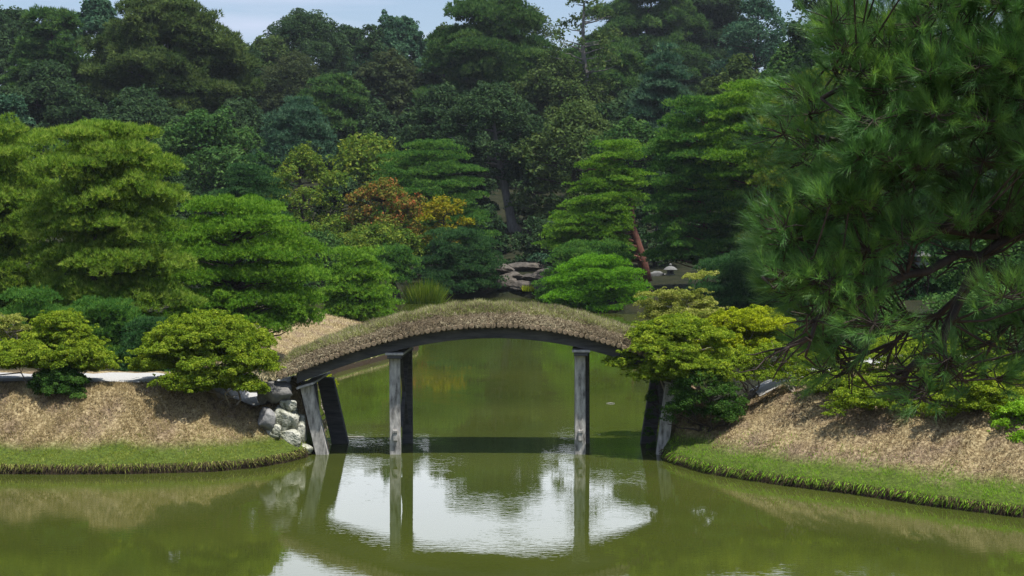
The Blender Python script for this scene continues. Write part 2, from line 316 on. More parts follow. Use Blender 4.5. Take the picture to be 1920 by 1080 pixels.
# ---------------------------------------------------------------- foliage machinery
def unit(v): return v / np.maximum(np.linalg.norm(v, axis=1, keepdims=True), 1e-9)
def rdir(rng, n): return unit(rng.normal(size=(n, 3)))
def blades(p, d, L, w, rng):
    s = unit(np.cross(d, np.array([.1, -.25, 1.0]) * .9 + rdir(rng, len(p)) * .7)) * np.reshape(w, (-1, 1)) * .5
    return np.stack([p - s, p + s, p + d * np.reshape(L, (-1, 1))], 1).reshape(-1, 3)
def quads(p, nrm, size, rng, asp=.55):
    t = unit(np.cross(nrm, rdir(rng, len(p)))); b = np.cross(nrm, t); s = np.reshape(size, (-1, 1))
    return np.stack([p - t * s, p - b * s * asp, p + t * s, p + b * s * asp], 1).reshape(-1, 3)
def sub(pads, m, fr, rng, up=.25, stray=.08):
    """replace each pad (x,y,z,rx,ry,rz) by m smaller lumps on its surface plus a core"""
    n = len(pads); P = np.repeat(pads, m, 0); u = rdir(rng, n * m); u[:, 2] = np.abs(u[:, 2]) * (1 + up) - up * .6; u = unit(u)
    q = P.copy(); q[:, :3] += u * P[:, 3:] * rng.uniform(.6, 1.0, (n * m, 1))
    f = rng.uniform(.7, 1.3, (n * m, 1)) * fr
    ou = rng.uniform(0, 1, (n * m, 1)) < stray; q[:, :3] += np.where(ou, u * P[:, 3:] * .45 + np.array([0, 0, .25]) * P[:, 3:4] * .5, 0); f = np.where(ou, f * .55, f)
    q[:, 3:5] = P[:, 3:5] * f; q[:, 5] = np.minimum(P[:, 5] * f[:, 0] * 1.5, P[:, 3] * f[:, 0])
    return q
def surf(pads, dens, rng, zc=-.35):
    area = 4 * ((pads[:, 3] * pads[:, 4] + 2 * pads[:, 3] * pads[:, 5])) / 3 * math.pi
    cnt = np.maximum(rng.poisson(np.maximum(area * dens * (.5 - zc * .5), .01)), 2); i = np.repeat(np.arange(len(pads)), cnt); n = len(i)
    u = rdir(rng, n); u[:, 2] = u[:, 2] * (.5 - zc / 2) + (.5 + zc / 2); h = np.sqrt(np.maximum(1 - u[:, 2] ** 2, 0)); a = np.hypot(u[:, 0], u[:, 1]) + 1e-9
    u[:, 0] *= h / a; u[:, 1] *= h / a
    P = pads[i]; p = P[:, :3] + u * P[:, 3:] * rng.uniform(.8, 1.06, (n, 1)); nr = unit(u / P[:, 3:])
    return p, nr, i
def needles(pads, dens, L, w, k, rng, zc=-.3, up=.7, spread=.6):
    p, nr, i = surf(pads, dens, rng, zc); n = len(p)
    tone = np.clip(rng.normal(.5, .16, len(pads))[i] + rng.normal(0, .22, n), 0, 1)
    p = np.repeat(p, k, 0); d0 = unit(nr * .7 + np.array([0, 0, up])); d = unit(np.repeat(d0, k, 0) + rng.normal(size=(n * k, 3)) * spread)
    Ls = L * rng.uniform(.6, 1.15, n * k)
    return blades(p, d, Ls, w * rng.uniform(.7, 1.2, n * k), rng), np.repeat(tone, k)
def leaves(pads, dens, size, rng, zc=-.5, flat=.8, asp=.6):
    p, nr, i = surf(pads, dens, rng, zc); n = len(p)
    tone = np.clip(rng.normal(.5, .17, len(pads))[i] + rng.normal(0, .17, n), 0, 1)
    nn = unit(nr * .6 + np.array([0, 0, .5]) * flat + rng.normal(size=(n, 3)) * .55)
    return quads(p, nn, size * rng.uniform(.6, 1.25, n), rng, asp), tone
PROF = {
 'dome': lambda t: (1 - t ** 2.2) ** .5 if t < 1 else 0, 'round': lambda t: max(0, 1 - (2 * t - .9) ** 2) ** .5 if t < .95 else .2,
 'umbrella': lambda t: .55 + .45 * math.sin(min(t / .35, 1) * math.pi / 2) if t < .35 else (max(0, 1 - ((t - .35) / .68) ** 2)) ** .5,
 'cone': lambda t: 1 - .93 * t, 'broadcone': lambda t: (1 - t) ** .62 if t < 1 else 0, 'flat': lambda t: .85 + .15 * math.sin(3 * t) if t < .8 else .62,
 'mound': lambda t: (1 - t ** 3) ** .5 if t < 1 else 0,
 'slab': lambda t: .9 + .1 * math.sin(t * 7) if t < .55 else .95 * math.sqrt(max(0, 1 - ((t - .55) / .46) ** 2)),
 'step': lambda t: 1 - .72 * t ** 1.15,
}
def layered(c, R, z0, z1, nl, prof, pr, rz, rng, dy=1.0, jit=.25, shift=0):
    out = []; pf = PROF[prof]; gap = (z1 - z0) / max(nl - 1, 1); ph = rng.uniform(0, 6.28, 6)
    for i in range(nl):
        t = i / (nl - .35); Rl = max(R * pf(t), pr * .5); nxt = R * pf((i + 1) / (nl - .35)) if i < nl - 1 else 0
        z = z0 + gap * i; rho = max(Rl - pr * .55, 0); first = True
        while first or rho > max(nxt - pr * 2.2, -.01):
            cnt = max(1, int(round(2 * math.pi * rho / (pr * 1.15)))); a0 = rng.uniform(0, 6.28)
            for k in range(cnt):
                a = a0 + 2 * math.pi * (k + rng.uniform(-.3, .3)) / cnt; s = rng.uniform(.6, 1.3)
                wob = 1 + .10 * math.sin(2 * a + ph[0] + i) + .07 * math.sin(3 * a + ph[1] - i * 1.7); rr = rho * rng.uniform(.84, 1.06) * wob
                zz = z + gap * (.38 * math.sin(2 * a + ph[2] + i * 1.3) + .3 * math.sin(3 * a + ph[3] + i * 2.1)) * min(1, jit * 3.2)
                out.append((c[0] + shift * t + rr * math.cos(a), c[1] + rr * math.sin(a) * dy, zz + rng.uniform(-jit, jit) * gap + (Rl - rho) * .16, pr * s, pr * s, rz * rng.uniform(.75, 1.2)))
            first = False; rho -= pr * 1.1
            if rho < 0: break
    o = np.array(out); o[:, 2] = np.minimum(o[:, 2], z1 + rz * .3); return o
def lobes(c, R, z0, z1, n, lr, prof, rng, dy=1.0):
    pf = PROF[prof]; out = []
    for _ in range(n):
        t = rng.uniform(0, 1) ** .85; a = rng.uniform(0, 2 * math.pi); r = R * pf(min(t, .96)) * rng.uniform(.12, 1) ** .38; s = lr * rng.uniform(.6, 1.25)
        r = max(0, r - s * .3)
        out.append((c[0] + r * math.cos(a), c[1] + r * math.sin(a) * dy, z0 + (z1 - z0) * t - s * .5, s, s, s * .8))
    return np.array(out)
def wander(p0, p1, n, amp, rng):
    p0 = np.array(p0, float); p1 = np.array(p1, float); pts = []
    for i in range(n + 1):
        t = i / n; q = p0 + (p1 - p0) * t
        if 0 < i < n: q = q + rng.normal(size=3) * amp * np.array([1, 1, .3])
        pts.append(q)
    return pts
def trunk_mesh(base, top, pads, r0, rng, maxlimb=40, amp=.25, lean=None, nseg=7, limb_r=.3, sag=.25):
    m_ = MB(); pts = wander(base, top, nseg, amp, rng) if lean is None else [np.array(q, float) for q in lean]
    nn = len(pts); rad = [r0 * (1 - .8 * i / (nn - 1)) for i in range(nn)]; rad[0] *= 1.35
    m_.tube(pts, rad, 8)
    P = np.array(pts); idx = rng.permutation(len(pads))[:maxlimb]
    for j in idx:
        c = pads[j]; tgt = np.array([c[0], c[1], c[2] - .15 * c[5]]); h = math.hypot(c[0] - P[-1, 0], c[1] - P[-1, 1]); zt = c[2] - sag * h
        t = np.clip(np.interp(zt, P[:, 2], np.arange(nn)), .8, nn - 1); i0 = int(min(t, nn - 2)); s = P[i0] + (P[i0 + 1] - P[i0]) * (t - i0)
        Lb = np.linalg.norm(tgt - s)
        if Lb < .15: continue
        q = wander(s, tgt, 4, Lb * .05, rng); rr = min(r0 * limb_r, .03 + .02 * Lb)
        m_.tube(q, [rr, rr * .8, rr * .6, rr * .42, rr * .25], 5, cap=False)
    return m_
BARK = {'dark': M_bark, 'grey': M_barkgrey, 'red': M_barkred, 'twig': M_twig}
def tree(kind, pxc, wpx, yt, yb, Y, pal, label, cat, seed, name, group, prof='dome', bark='dark', lean=None, r0=None, base_px=None, **k):
    rng = np.random.default_rng(seed); c = U(pxc, (yt + yb) / 2, Y); R = wpx / 2 / F * Y; z1 = U(pxc, yt, Y).z; z0 = U(pxc, yb, Y).z
    bx, by = (base_px and (U(base_px[0], 500, Y).x, Y)) or (c.x, Y)
    gz = zg(bx, by); root = empty(name, (bx, by, gz)); tag(root, label, cat, group)
    if kind == 'pine':
        pr = k.get('pr', R * .34); rz = k.get('rz', pr * .42); nl = k.get('nl', 6)
        pads = layered((c.x, Y), R, z0 + rz, z1 - rz * .8, nl, prof, pr, rz, rng, k.get('dy', .85), k.get('jit', .25), k.get('shift', 0) / F * Y)
        if 'extra' in k: pads = np.vstack([pads, np.array([(lambda q: (q.x, q.y, q.z, e[3] / F * (Y + e[2]), e[3] / F * (Y + e[2]), e[4] / F * (Y + e[2])))(U(e[0], e[1], Y + e[2])) for e in k['extra']])])
        nc = k.get('core', 26); tt = rng.uniform(.02, .8, nc); aa = rng.uniform(0, 6.28, nc); rc = R * np.array([PROF[prof](x) for x in tt]) * rng.uniform(.1, .72, nc); cs = pr * .8
        core = np.stack([c.x + k.get('shift', 0) / F * Y * tt + rc * np.cos(aa), Y + rc * np.sin(aa) * .8, z0 + (z1 - z0) * tt, np.full(nc, cs), np.full(nc, cs), np.full(nc, cs * .55)], 1)
        sp = sub(np.vstack([pads, core]), k.get('m', 9), k.get('fr', .42) * 1.25, rng, up=.6, stray=.015)
        for (a0, a1, b0, b1) in k.get('clear', ()):
            ppx = 960 + F * sp[:, 0] / sp[:, 1]; ppy = 370 + F * (CAMH - sp[:, 2]) / sp[:, 1]; sp = sp[~((ppx > a0) & (ppx < a1) & (ppy > b0) & (ppy < b1))]
        V, T = needles(sp, k.get('dens', 60) * .62, k.get('L', .14) * .98, k.get('w', .022) * 1.15, k.get('k', 5) + 3, rng, zc=k.get('zc', .02), up=k.get('up', .9), spread=.5)
        me = npmesh('crown', V, 3, T)
    elif kind == 'leaf':
        lr = k.get('lr', R * .28); pads = lobes((c.x, Y), R, z0 + lr * .6, z1, int(k.get('n', 40) * 1.5), lr, prof, rng, k.get('dy', .85))
        sp = sub(pads, k.get('m', 12), k.get('fr', .38), rng, .5)
        V, T = leaves(sp, k.get('dens', 14), k.get('s', .13), rng, asp=k.get('asp', .6)); me = npmesh('crown', V, 4, T)
    elif kind == 'cypress':
        pr = k.get('pr', R * .26); pads = layered((c.x, Y), R, z0 + .3, z1 - pr * .5, k.get('nl', 9), prof, pr, pr * .5, rng, .85, .45)
        sp = sub(pads, k.get('m', 8), .42, rng)
        V, T = needles(sp, k.get('dens', 14), k.get('L', .4), k.get('w', .12), 3, rng, up=k.get('up', .15), spread=.7); me = npmesh('crown', V, 3, T)
    link('crown', me, LM[pal], root)
    r0 = r0 or max(.1, R * .06)
    if lean: lp = [U(a, b, Y) for a, b in lean]; lp = [Vector((bx, by, gz - .2))] + lp if lean[0][1] < 9999 else lp; top = None
    ln = None if not lean else [(p.x, p.y, p.z) for p in lp]
    trunk_mesh((bx, by, gz - .3), (c.x, Y, z0 + (z1 - z0) * .86), pads, r0, rng, k.get('limbs', 36), k.get('amp', R * .05), ln, sag=k.get('sag', .25)).build('trunk', BARK[bark], root, smooth=True)
    return root
# ---------------------------------------------------------------- bridge
def log_bottom():
    P = [(524, 713), (589, 687), (655, 662), (725, 643), (786, 630), (852, 619), (917, 615), (983, 618), (1049, 625), (1114, 638), (1179, 660), (1245, 686), (1310, 712)]
    q = [U(a, b, 35.65) for a, b in P]; return np.polyfit([p.x for p in q], [p.z for p in q], 4)
LB = log_bottom(); zlb = lambda x: float(np.polyval(LB, x)); BX0, BX1 = -4.86, 3.92
br = empty('earthen_bridge', (-.45, 36.85, 0)); tag(br, 'arched footbridge of timber logs topped with dry turf, standing on grey posts', 'bridge')
rng = np.random.default_rng(5); x = BX0; LR = .054; logs = []
while x < BX1:
    sl = (zlb(x + .01) - zlb(x - .01)) / .02; logs.append((x, zlb(x) + LR)); x += .116 / math.sqrt(1 + sl * sl)
base_log = None
for i, (lx, lz) in enumerate(logs):
    m_ = MB(); r = LR * rng.uniform(.9, 1.06); o = rng.uniform(-.03, .03)
    m_.tube([(0, -1.2 + o, 0), (0, -1.195 + o, 0), (0, 1.2 + o, 0)], [r * .86, r, r], 12)
    me = bpy.data.meshes.new('log'); me.from_pydata(m_.v, [], m_.f); me.materials.append(M_log); ob = bpy.data.objects.new('log', me); COL.objects.link(ob)
    ob.parent = br; ob.location = (lx + .45, 0, lz)
def beam(name, y0, y1, mat, x0=-4.55, x1=3.65, th=.23, top=0.0):
    m_ = MB(); n = 40; V = []
    for i in range(n + 1):
        x = x0 + (x1 - x0) * i / n; zt = zlb(x) - .004 + top
        V += [(x, y0, zt - th), (x, y1, zt - th), (x, y1, zt), (x, y0, zt)]
    Fc = [[0, 1, 2, 3], [4 * n + 3, 4 * n + 2, 4 * n + 1, 4 * n]]
    for i in range(n):
        a = 4 * i; b = a + 4
        for k in range(4): Fc.append([a + k, b + k, b + (k + 1) % 4, a + (k + 1) % 4])
    m_.add(V, Fc); m_.build(name, mat, br, bevel=.01)
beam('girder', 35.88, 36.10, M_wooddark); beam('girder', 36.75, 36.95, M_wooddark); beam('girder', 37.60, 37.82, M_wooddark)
def slant(m_, b, t, wx, wy, tb=1.0):
    f = lambda c, s: [(c[0] - wx * s / 2, c[1] - wy * s / 2, c[2]), (c[0] + wx * s / 2, c[1] - wy * s / 2, c[2]), (c[0] + wx * s / 2, c[1] + wy * s / 2, c[2]), (c[0] - wx * s / 2, c[1] + wy * s / 2, c[2])]
    m_.hexa(f(b, tb), f(t, 1.0))
for px in (740.5, 1088.5):
    X = U(px, 700, 36.0).x; zt = zlb(X) - .27 - .12
    m_ = MB(); slant(m_, (X, 36.12, -.7), (X - .01, 36.12, zt + .01), .225, .22, 1.04); post = m_.build('post', M_wood, br, bevel=.012)
    m_ = MB(); m_.box(X - .045, X + .05, 35.955, 36.02, .30, .47); m_.box(X - .045, X + .05, 35.94, 36.02, .47, .53); m_.build('wedge', M_wood, post, bevel=.008)
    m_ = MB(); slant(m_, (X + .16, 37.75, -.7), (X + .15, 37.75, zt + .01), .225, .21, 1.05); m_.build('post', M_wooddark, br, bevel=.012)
    m_ = MB(); m_.hexa([(X - .15, 35.78, zt), (X + .15, 35.78, zt), (X + .28, 37.98, zt), (X - .02, 37.98, zt)], [(X - .15, 35.78, zt + .075), (X + .15, 35.78, zt + .075), (X + .28, 37.98, zt + .075), (X - .02, 37.98, zt + .075)]); m_.build('crossbeam', M_wooddark, br, bevel=.008)
    m_ = MB(); m_.hexa([(X - .19, 35.76, zt + .077), (X + .19, 35.76, zt + .077), (X + .32, 38.0, zt + .077), (X - .06, 38.0, zt + .077)], [(X - .19, 35.76, zt + .125), (X + .19, 35.76, zt + .125), (X + .32, 38.0, zt + .125), (X - .06, 38.0, zt + .125)]); m_.build('cap_board', M_cap, br, bevel=.006)
    m_ = MB(); slant(m_, (X + .10, 36.35, .55), (X + .17, 37.55, zt - .05), .08, .09); m_.build('brace', M_wooddark, br)
    m_ = MB(); slant(m_, (X + .17, 37.5, .45), (X + .10, 36.35, zt - .05), .07, .08); m_.build('brace', M_wooddark, br)
for (bx, tx, dxr, w) in ((605, 574, .20, .27), (1241, 1259, -.12, .24)):
    B = U(bx, 855, 36.0); T = U(tx, 722, 36.0); zt = zlb(T.x) - .27 - .10
    m_ = MB(); slant(m_, (B.x - (T.x - B.x) * .35, 36.1, -.6), (T.x, 36.1, zt), w, .24); m_.build('post', M_wood, br, bevel=.012)
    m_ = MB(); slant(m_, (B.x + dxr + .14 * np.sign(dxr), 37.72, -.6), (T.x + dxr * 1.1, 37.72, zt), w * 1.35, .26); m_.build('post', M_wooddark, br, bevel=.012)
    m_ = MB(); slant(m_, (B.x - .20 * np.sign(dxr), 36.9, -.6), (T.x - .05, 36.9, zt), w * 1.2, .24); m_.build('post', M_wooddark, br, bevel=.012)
    s = .27 * np.sign(dxr)
    m_ = MB(); m_.hexa([(T.x - .18, 35.78, zt + .0 - s * .2), (T.x + .18, 35.78, zt + s * .2), (T.x + .3, 38, zt + s * .2), (T.x - .06, 38, zt - s * .2)], [(T.x - .18, 35.78, zt + .05 - s * .2), (T.x + .18, 35.78, zt + .05 + s * .2), (T.x + .3, 38, zt + .05 + s * .2), (T.x - .06, 38, zt + .05 - s * .2)]); m_.build('cap_board', M_cap, br, bevel=.006)
# turf mound
def turf(x, v):
    e = min(1, (x - BX0 + .35) / .5, (BX1 - x + .35) / .5); y = 35.70 + 2.3 * v; s = abs(2 * v - 1)
    h = .335 * max(0, 1 - s ** 2.6) ** .62 * max(.05, e) ** .5
    return (x, y, zlb(x) + LR * 1.5 + h + (.03 * math.sin(x * 5.1 + v * 9) * math.sin(v * 14 + x * 2.3) + .018 * math.sin(x * 11 + v * 5)) * min(1, (1 - s) * 4) + .012 * math.sin(x * 17 + v * 31))
NXT, NV = 150, 34; m_ = MB(); vv = [.5 - .5 * math.cos(math.pi * k / NV) for k in range(NV + 1)]
tx = np.linspace(BX0 - .1, BX1 + .1, NXT + 1); V = [turf(a, b) for a in tx for b in vv]
m_.add(V, [[i * (NV + 1) + k, (i + 1) * (NV + 1) + k, (i + 1) * (NV + 1) + k + 1, i * (NV + 1) + k + 1] for i in range(NXT) for k in range(NV)])
m_.build('turf', M_soil, br, smooth=True)
def turf_grass(n, vlo, vhi, mat, L, w, hang, seed, name):
    rng = np.random.default_rng(seed); xx = rng.uniform(BX0 - .05, BX1 + .05, n); v = .5 - .5 * np.cos(math.pi * rng.uniform(vlo, vhi, n))
    P = np.array([turf(a, b) for a, b in zip(xx, v)]); Q = np.array([turf(a, min(1, b + .01)) for a, b in zip(xx, v)]) - P
    nr = unit(np.stack([np.zeros(n), -Q[:, 2], Q[:, 1]], 1)); fy = np.where(v < .5, -1, 1)
    d = unit(nr * .55 + rng.normal(size=(n, 3)) * .65 + np.stack([np.zeros(n), fy * .2, -hang * (np.abs(2 * v - 1) ** 2)], 1))
    t = np.clip(.35 + .25 * np.sin(xx * 2.3) * np.sin(v * 8 + xx) + rng.normal(0, .25, n), 0, 1)
    link(name, npmesh(name, blades(P, d, L * rng.uniform(.5, 1.2, n), w * rng.uniform(.7, 1.3, n), rng), 3, t), LM[mat], br)
turf_grass(60000, 0.0, 1.0, 'turf_straw', .115, .012, .9, 7, 'dry_grass')
turf_grass(44000, .22, .9, 'turf_green', .11, .012, .2, 8, 'green_grass')
# ---------------------------------------------------------------- stones
def rock(name, c, s, mat, label, seed, cat='stone', group=None, sq=.0):
    import bmesh
    rng = random.Random(seed); bm = bmesh.new(); bmesh.ops.create_icosphere(bm, subdivisions=4, radius=1)
    ph = [rng.uniform(0, 6.28) for _ in range(9)]; ax = [Vector((rng.gauss(0, 1), rng.gauss(0, 1), rng.gauss(0, 1))).normalized() for _ in range(13)]; of = [rng.uniform(.62, .88) for _ in ax]
    for v in bm.verts:
        p = v.co.copy()
        if sq: p = Vector([math.copysign(abs(a) ** (1 - sq), a) for a in p])
        for a, o in zip(ax, of):
            d = p.dot(a)
            if d > o: p -= a * (d - o) * .85
        k = 1 + .035 * math.sin(7 * p.x + ph[0]) * math.sin(6 * p.y + ph[1]) + .03 * math.sin(11 * p.z + ph[2] + 5 * p.x) + .015 * math.sin(23 * p.x + 19 * p.z + ph[3])
        v.co = Vector((p.x * s[0] * k, p.y * s[1] * k, p.z * s[2] * k)) * 1.15
    me = bpy.data.meshes.new(name); bm.to_mesh(me); bm.free(); me.polygons.foreach_set('use_smooth', [True] * len(me.polygons))
    o = link(name, me, mat); o.location = c; o.rotation_euler = (0, 0, rng.uniform(-.3, .3)); tag(o, label, cat, group); return o
ST = [(520, 737, 36.0, 27, 17, M_stonedark, .75, 'large dark squared stone at top of the left bridge abutment, under the first logs'),
      (540, 760, 36.05, 13, 10, M_stone, .2, 'small pale stone directly beneath the dark squared block of the left abutment'),
      (536, 790, 36.0, 20, 22, M_stone, .1, 'tall whitish lichen-mottled stone in the middle of the left abutment'),
      (500, 788, 35.85, 15, 18, M_stonegrey, .1, 'smooth blue grey stone set apart in the bank left of the abutment column'),
      (514, 805, 35.85, 13, 12, M_stone, .1, 'small white speckled stone between the blue grey stone and the abutment column'),
      (534, 824, 35.9, 24, 16, M_stone, .1, 'broad whitish stone with dark pits, second from the bottom of left abutment'),
      (555, 845, 36.0, 24, 16, M_stone, .1, 'lowest pale stone of the left abutment at the waterline'),
      (563, 812, 36.25, 11, 26, M_stone, .1, 'narrow upright mossy stone beside the leaning end post on the left'),
      (497, 740, 36.2, 12, 13, M_stonedark, .1, 'small brownish stone half buried in bank left of the dark squared block')]
for i, (px, py, Y, w, h, mt, sq, lab) in enumerate(ST):
    rock('stone', U(px, py, Y - .12), (w * 1.08 / F * Y, .30, h * 1.2 / F * Y), mt, lab, 20 + i, group='stones of the left bridge abutment', sq=max(sq, .4))
RK = [(940, 505, 95, 26, 10), (985, 500, 96, 30, 9), (1025, 515, 95, 24, 12), (945, 530, 93.5, 22, 14), (980, 535, 93.2, 26, 10), (1018, 538, 93.3, 22, 14), (960, 518, 94.5, 24, 8), (1000, 522, 94.5, 22, 9), (915, 540, 93.4, 14, 12), (840, 545, 93, 20, 8)]
RL = ['brown rock at the left top of the rocky landing on far shore', 'flat brown rock at the top middle of the rocky landing on far shore', 'rock behind the lime bush at the right top of the far rocky landing',
      'dark upright rock at the waterline left of the rocky landing', 'low dark rock at the waterline in middle of the rocky landing', 'dark rock at the waterline behind the small yellow plant',
      'flat stepping rock halfway up the left side of far rocky landing', 'flat stepping rock halfway up the right side of far rocky landing', 'small rock under the right edge of the broad dark pine on far shore', 'flat grey rock beside the reeds at the far waterline']
for i, (px, py, Y, w, h) in enumerate(RK): rock('rock', U(px, py, Y), (w / F * Y, .7, h / F * Y), M_rock, RL[i], 50 + i, 'rock', 'rocks of the far landing')
# ---------------------------------------------------------------- lanterns and garden wall
def lantern(px, py, Y, h, label):   # px,py = centre of the base
    p = U(px, py, Y); p.z = p.z; o = empty('stone_lantern', p); tag(o, label, 'lantern', 'stone lanterns'); s = h / 1.0
    sc = lambda pr: [(r * s, z * s) for r, z in pr]
    m_ = MB()
    for k in range(4):
        a = math.pi / 4 + k * math.pi / 2; m_.tube([p + Vector((.27 * s * math.cos(a), .27 * s * math.sin(a), -.35)), p + Vector((.2 * s * math.cos(a), .2 * s * math.sin(a), .26 * s))], [.06 * s, .05 * s], 6)
    m_.build('leg', M_lantern, o)
    m_ = MB(); m_.lathe(p, sc([(.28, .25), (.3, .28), (.3, .34), (.24, .36)]), 6); m_.build('platform', M_lantern, o)
    m_ = MB(); m_.lathe(p, sc([(.17, .36), (.19, .38), (.19, .58), (.17, .6)]), 6); fb = m_.build('firebox', M_lantern, o)
    for k in range(3):
        m_ = MB(); a = -math.pi / 2 + k * math.pi / 1.5; c = p + Vector((.165 * s * math.cos(a), .165 * s * math.sin(a), .48 * s)); m_.tube([c - Vector((0, 0, .06 * s)), c + Vector((0, 0, .06 * s))], [.05 * s, .05 * s], 4); m_.build('window', M_bark, fb)
    m_ = MB(); m_.lathe(p, sc([(.40, .60), (.42, .62), (.34, .70), (.2, .79), (.08, .83)]), 12); m_.build('roof', M_lantern, o)
    m_ = MB(); m_.lathe(p, sc([(.05, .83), (.09, .87), (.08, .93), (.02, 1.0)]), 10); m_.build('finial', M_lantern, o)
lantern(1257, 525, 96, .95, 'small grey stone lantern on the low ledge beside the red-trunked pine')
lantern(1727, 508, 60, .85, 'pale roofed stone lantern glimpsed through the branches of the near pine')
p = U(1270, 528, 96)
m_ = MB(); m_.box(p.x - 1.75, p.x + 2.2, 95.6, 97.4, zg(p.x, 96) - .5, p.z); tag(m_.build('stone_ledge', M_stonedark, bevel=.05), 'low grey stone ledge under the stone lantern on the far bank', 'ledge')
rock('stone', U(1228, 520, 96.3), (.45, .3, .32), M_lantern, 'squat pale stone block on the ledge left of the small stone lantern', 81, sq=.5)
rock('stone', U(1246, 521, 96.6), (.14, .2, .26), M_stonegrey, 'slim grey stone standing between the pale block and the stone lantern', 82, sq=.4)
rock('stone', U(1386, 556, 72), (.32, .3, .12), M_lantern, 'pale flat stone catching light among the dark low pine on the right', 83)
# ---------------------------------------------------------------- pines of the garden
GP = 'clipped garden pines'
tree('pine', 195, 285, 243, 650, 46, 'pine_gold', 'tall golden green clipped pine on left bank, its crown in billowing tiers', 'pine tree', 11, 'pine_tree', GP, 'slab', core=26, pr=.78, rz=.34, nl=7, m=16, fr=.33, dens=140, L=.14, w=.015, k=6, bark='dark', limbs=60, jit=.17, base_px=(150,))
tree('pine', -5, 190, 237, 615, 49, 'pine_gold', 'golden green pine cut off by the left edge of the photo', 'pine tree', 12, 'pine_tree', GP, 'slab', core=40, pr=.8, rz=.38, nl=7, m=14, fr=.33, dens=120, L=.14, w=.015, k=6, limbs=50, base_px=(48,))
tree('pine', 440, 330, 385, 628, 50, 'pine_lime', 'wide bright green clipped pine just left of the bridge, dome shaped', 'pine tree', 13, 'pine_tree', GP, 'mound', core=16, jit=.16, pr=.58, rz=.27, nl=6, m=14, fr=.33, dens=130, L=.10, w=.014, k=6, limbs=50, extra=[(550, 592, -1, 34, 24), (520, 600, 0, 34, 20)])
tree('pine', 205, 160, 575, 712, 42, 'pine_green', 'low deep green pine crouching behind the yellow shrub under the tall golden pine', 'pine tree', 14, 'pine_tree', GP, 'dome', pr=.5, rz=.2, nl=4, m=12, fr=.35, dens=170, L=.11, w=.013, k=5)
tree('pine', 60, 190, 560, 705, 42.5, 'pine_green', 'low green pine at the left edge under the golden pines, behind the ragged shrub', 'pine tree', 41, 'pine_tree', GP, 'dome', pr=.5, rz=.2, nl=4, m=12, fr=.35, dens=150, L=.11, w=.013, k=5)
tree('pine', 290, 130, 610, 715, 41, 'pine_deep', 'small dark pine squeezed between the yellow domed shrub and the low deep green pine', 'pine tree', 42, 'pine_tree', GP, 'dome', pr=.4, rz=.18, nl=4, m=12, fr=.35, dens=170, L=.10, w=.013, k=5)
tree('pine', 668, 142, 480, 606, 68, 'pine_lime', 'small round bright pine leaning over the water behind the left half of the bridge', 'pine tree', 15, 'pine_tree', GP, 'dome', pr=.62, rz=.3, nl=4, m=12, fr=.35, dens=85, L=.13, w=.02, k=5)
tree('pine', 733, 95, 470, 528, 88, 'pine_green', 'small flat topped pine with a short dark trunk left of the reeds', 'pine tree', 16, 'pine_tree', GP, 'dome', pr=.65, rz=.3, nl=3, m=10, fr=.38, dens=60, L=.15, w=.028, k=5, r0=.3, base_px=(745,))
tree('pine', 862, 158, 440, 556, 93, 'pine_deep', 'broad dark green mounded pine at the waterline right of the reeds', 'pine tree', 17, 'pine_tree', GP, 'dome', pr=.72, rz=.34, nl=5, m=12, fr=.36, dens=60, L=.15, w=.028, k=5)
tree('pine', 805, 225, 270, 460, 106, 'pine_green', 'large tiered cloud pine standing behind the red and golden maples', 'pine tree', 18, 'pine_tree', GP, 'dome', pr=1.05, rz=.30, nl=8, m=14, fr=.32, dens=50, L=.15, w=.035, k=5, jit=.15)
tree('pine', 1112, 200, 272, 478, 92, 'pine_lime', 'cloud pruned pine in flat bright layers on a leaning red trunk', 'pine tree', 19, 'pine_tree', GP, 'step', pr=.9, rz=.26, nl=8, m=16, fr=.33, dens=75, L=.13, w=.028, k=5, jit=.22, shift=52, clear=[(1178, 1224, 388, 560)], bark='red', r0=.29, base_px=(1212,), lean=[(1203, 480), (1185, 425), (1182, 375), (1150, 330), (1128, 300)])
tree('pine', 1120, 182, 489, 584, 82, 'bush_lime', 'bright lime green low pine mound at the water behind the right half of bridge', 'pine tree', 20, 'pine_tree', GP, 'dome', pr=.68, rz=.3, nl=4, m=12, fr=.36, dens=85, L=.11, w=.025, k=5)
tree('pine', 1112, 165, 462, 520, 87, 'pine_green', 'darker low pine mound right behind the lime green one, below the red trunk', 'pine tree', 21, 'pine_tree', GP, 'dome', pr=.68, rz=.3, nl=3, m=12, fr=.36, dens=65, L=.13, w=.028, k=5)
tree('pine', 1037, 62, 527, 574, 84, 'pine_green', 'small dark rounded bush pine at the water left of the lime green mound', 'pine tree', 22, 'pine_tree', GP, 'dome', pr=.45, rz=.24, nl=3, m=10, fr=.38, dens=80, L=.11, w=.026, k=5)
tree('pine', 1320, 215, 192, 500, 84, 'pine_green', 'very large layered green pine right of the red trunk, above the stone lantern', 'pine tree', 23, 'pine_tree', GP, 'slab', clear=[(1140, 1216, 372, 560), (1408, 1444, 345, 395)], pr=.95, rz=.30, nl=10, m=12, fr=.35, dens=62, L=.15, w=.03, k=5, limbs=60, jit=.2, bark='red')
tree('pine', 1425, 200, 160, 420, 82, 'pine_lime', 'tall light green pine with a red trunk partly hidden by the near dark pine', 'pine tree', 24, 'pine_tree', GP, 'umbrella', clear=[(1408, 1444, 345, 395)], pr=.95, rz=.32, nl=9, m=12, fr=.35, dens=62, L=.15, w=.03, k=5, bark='red', r0=.4, limbs=50, base_px=(1432,))
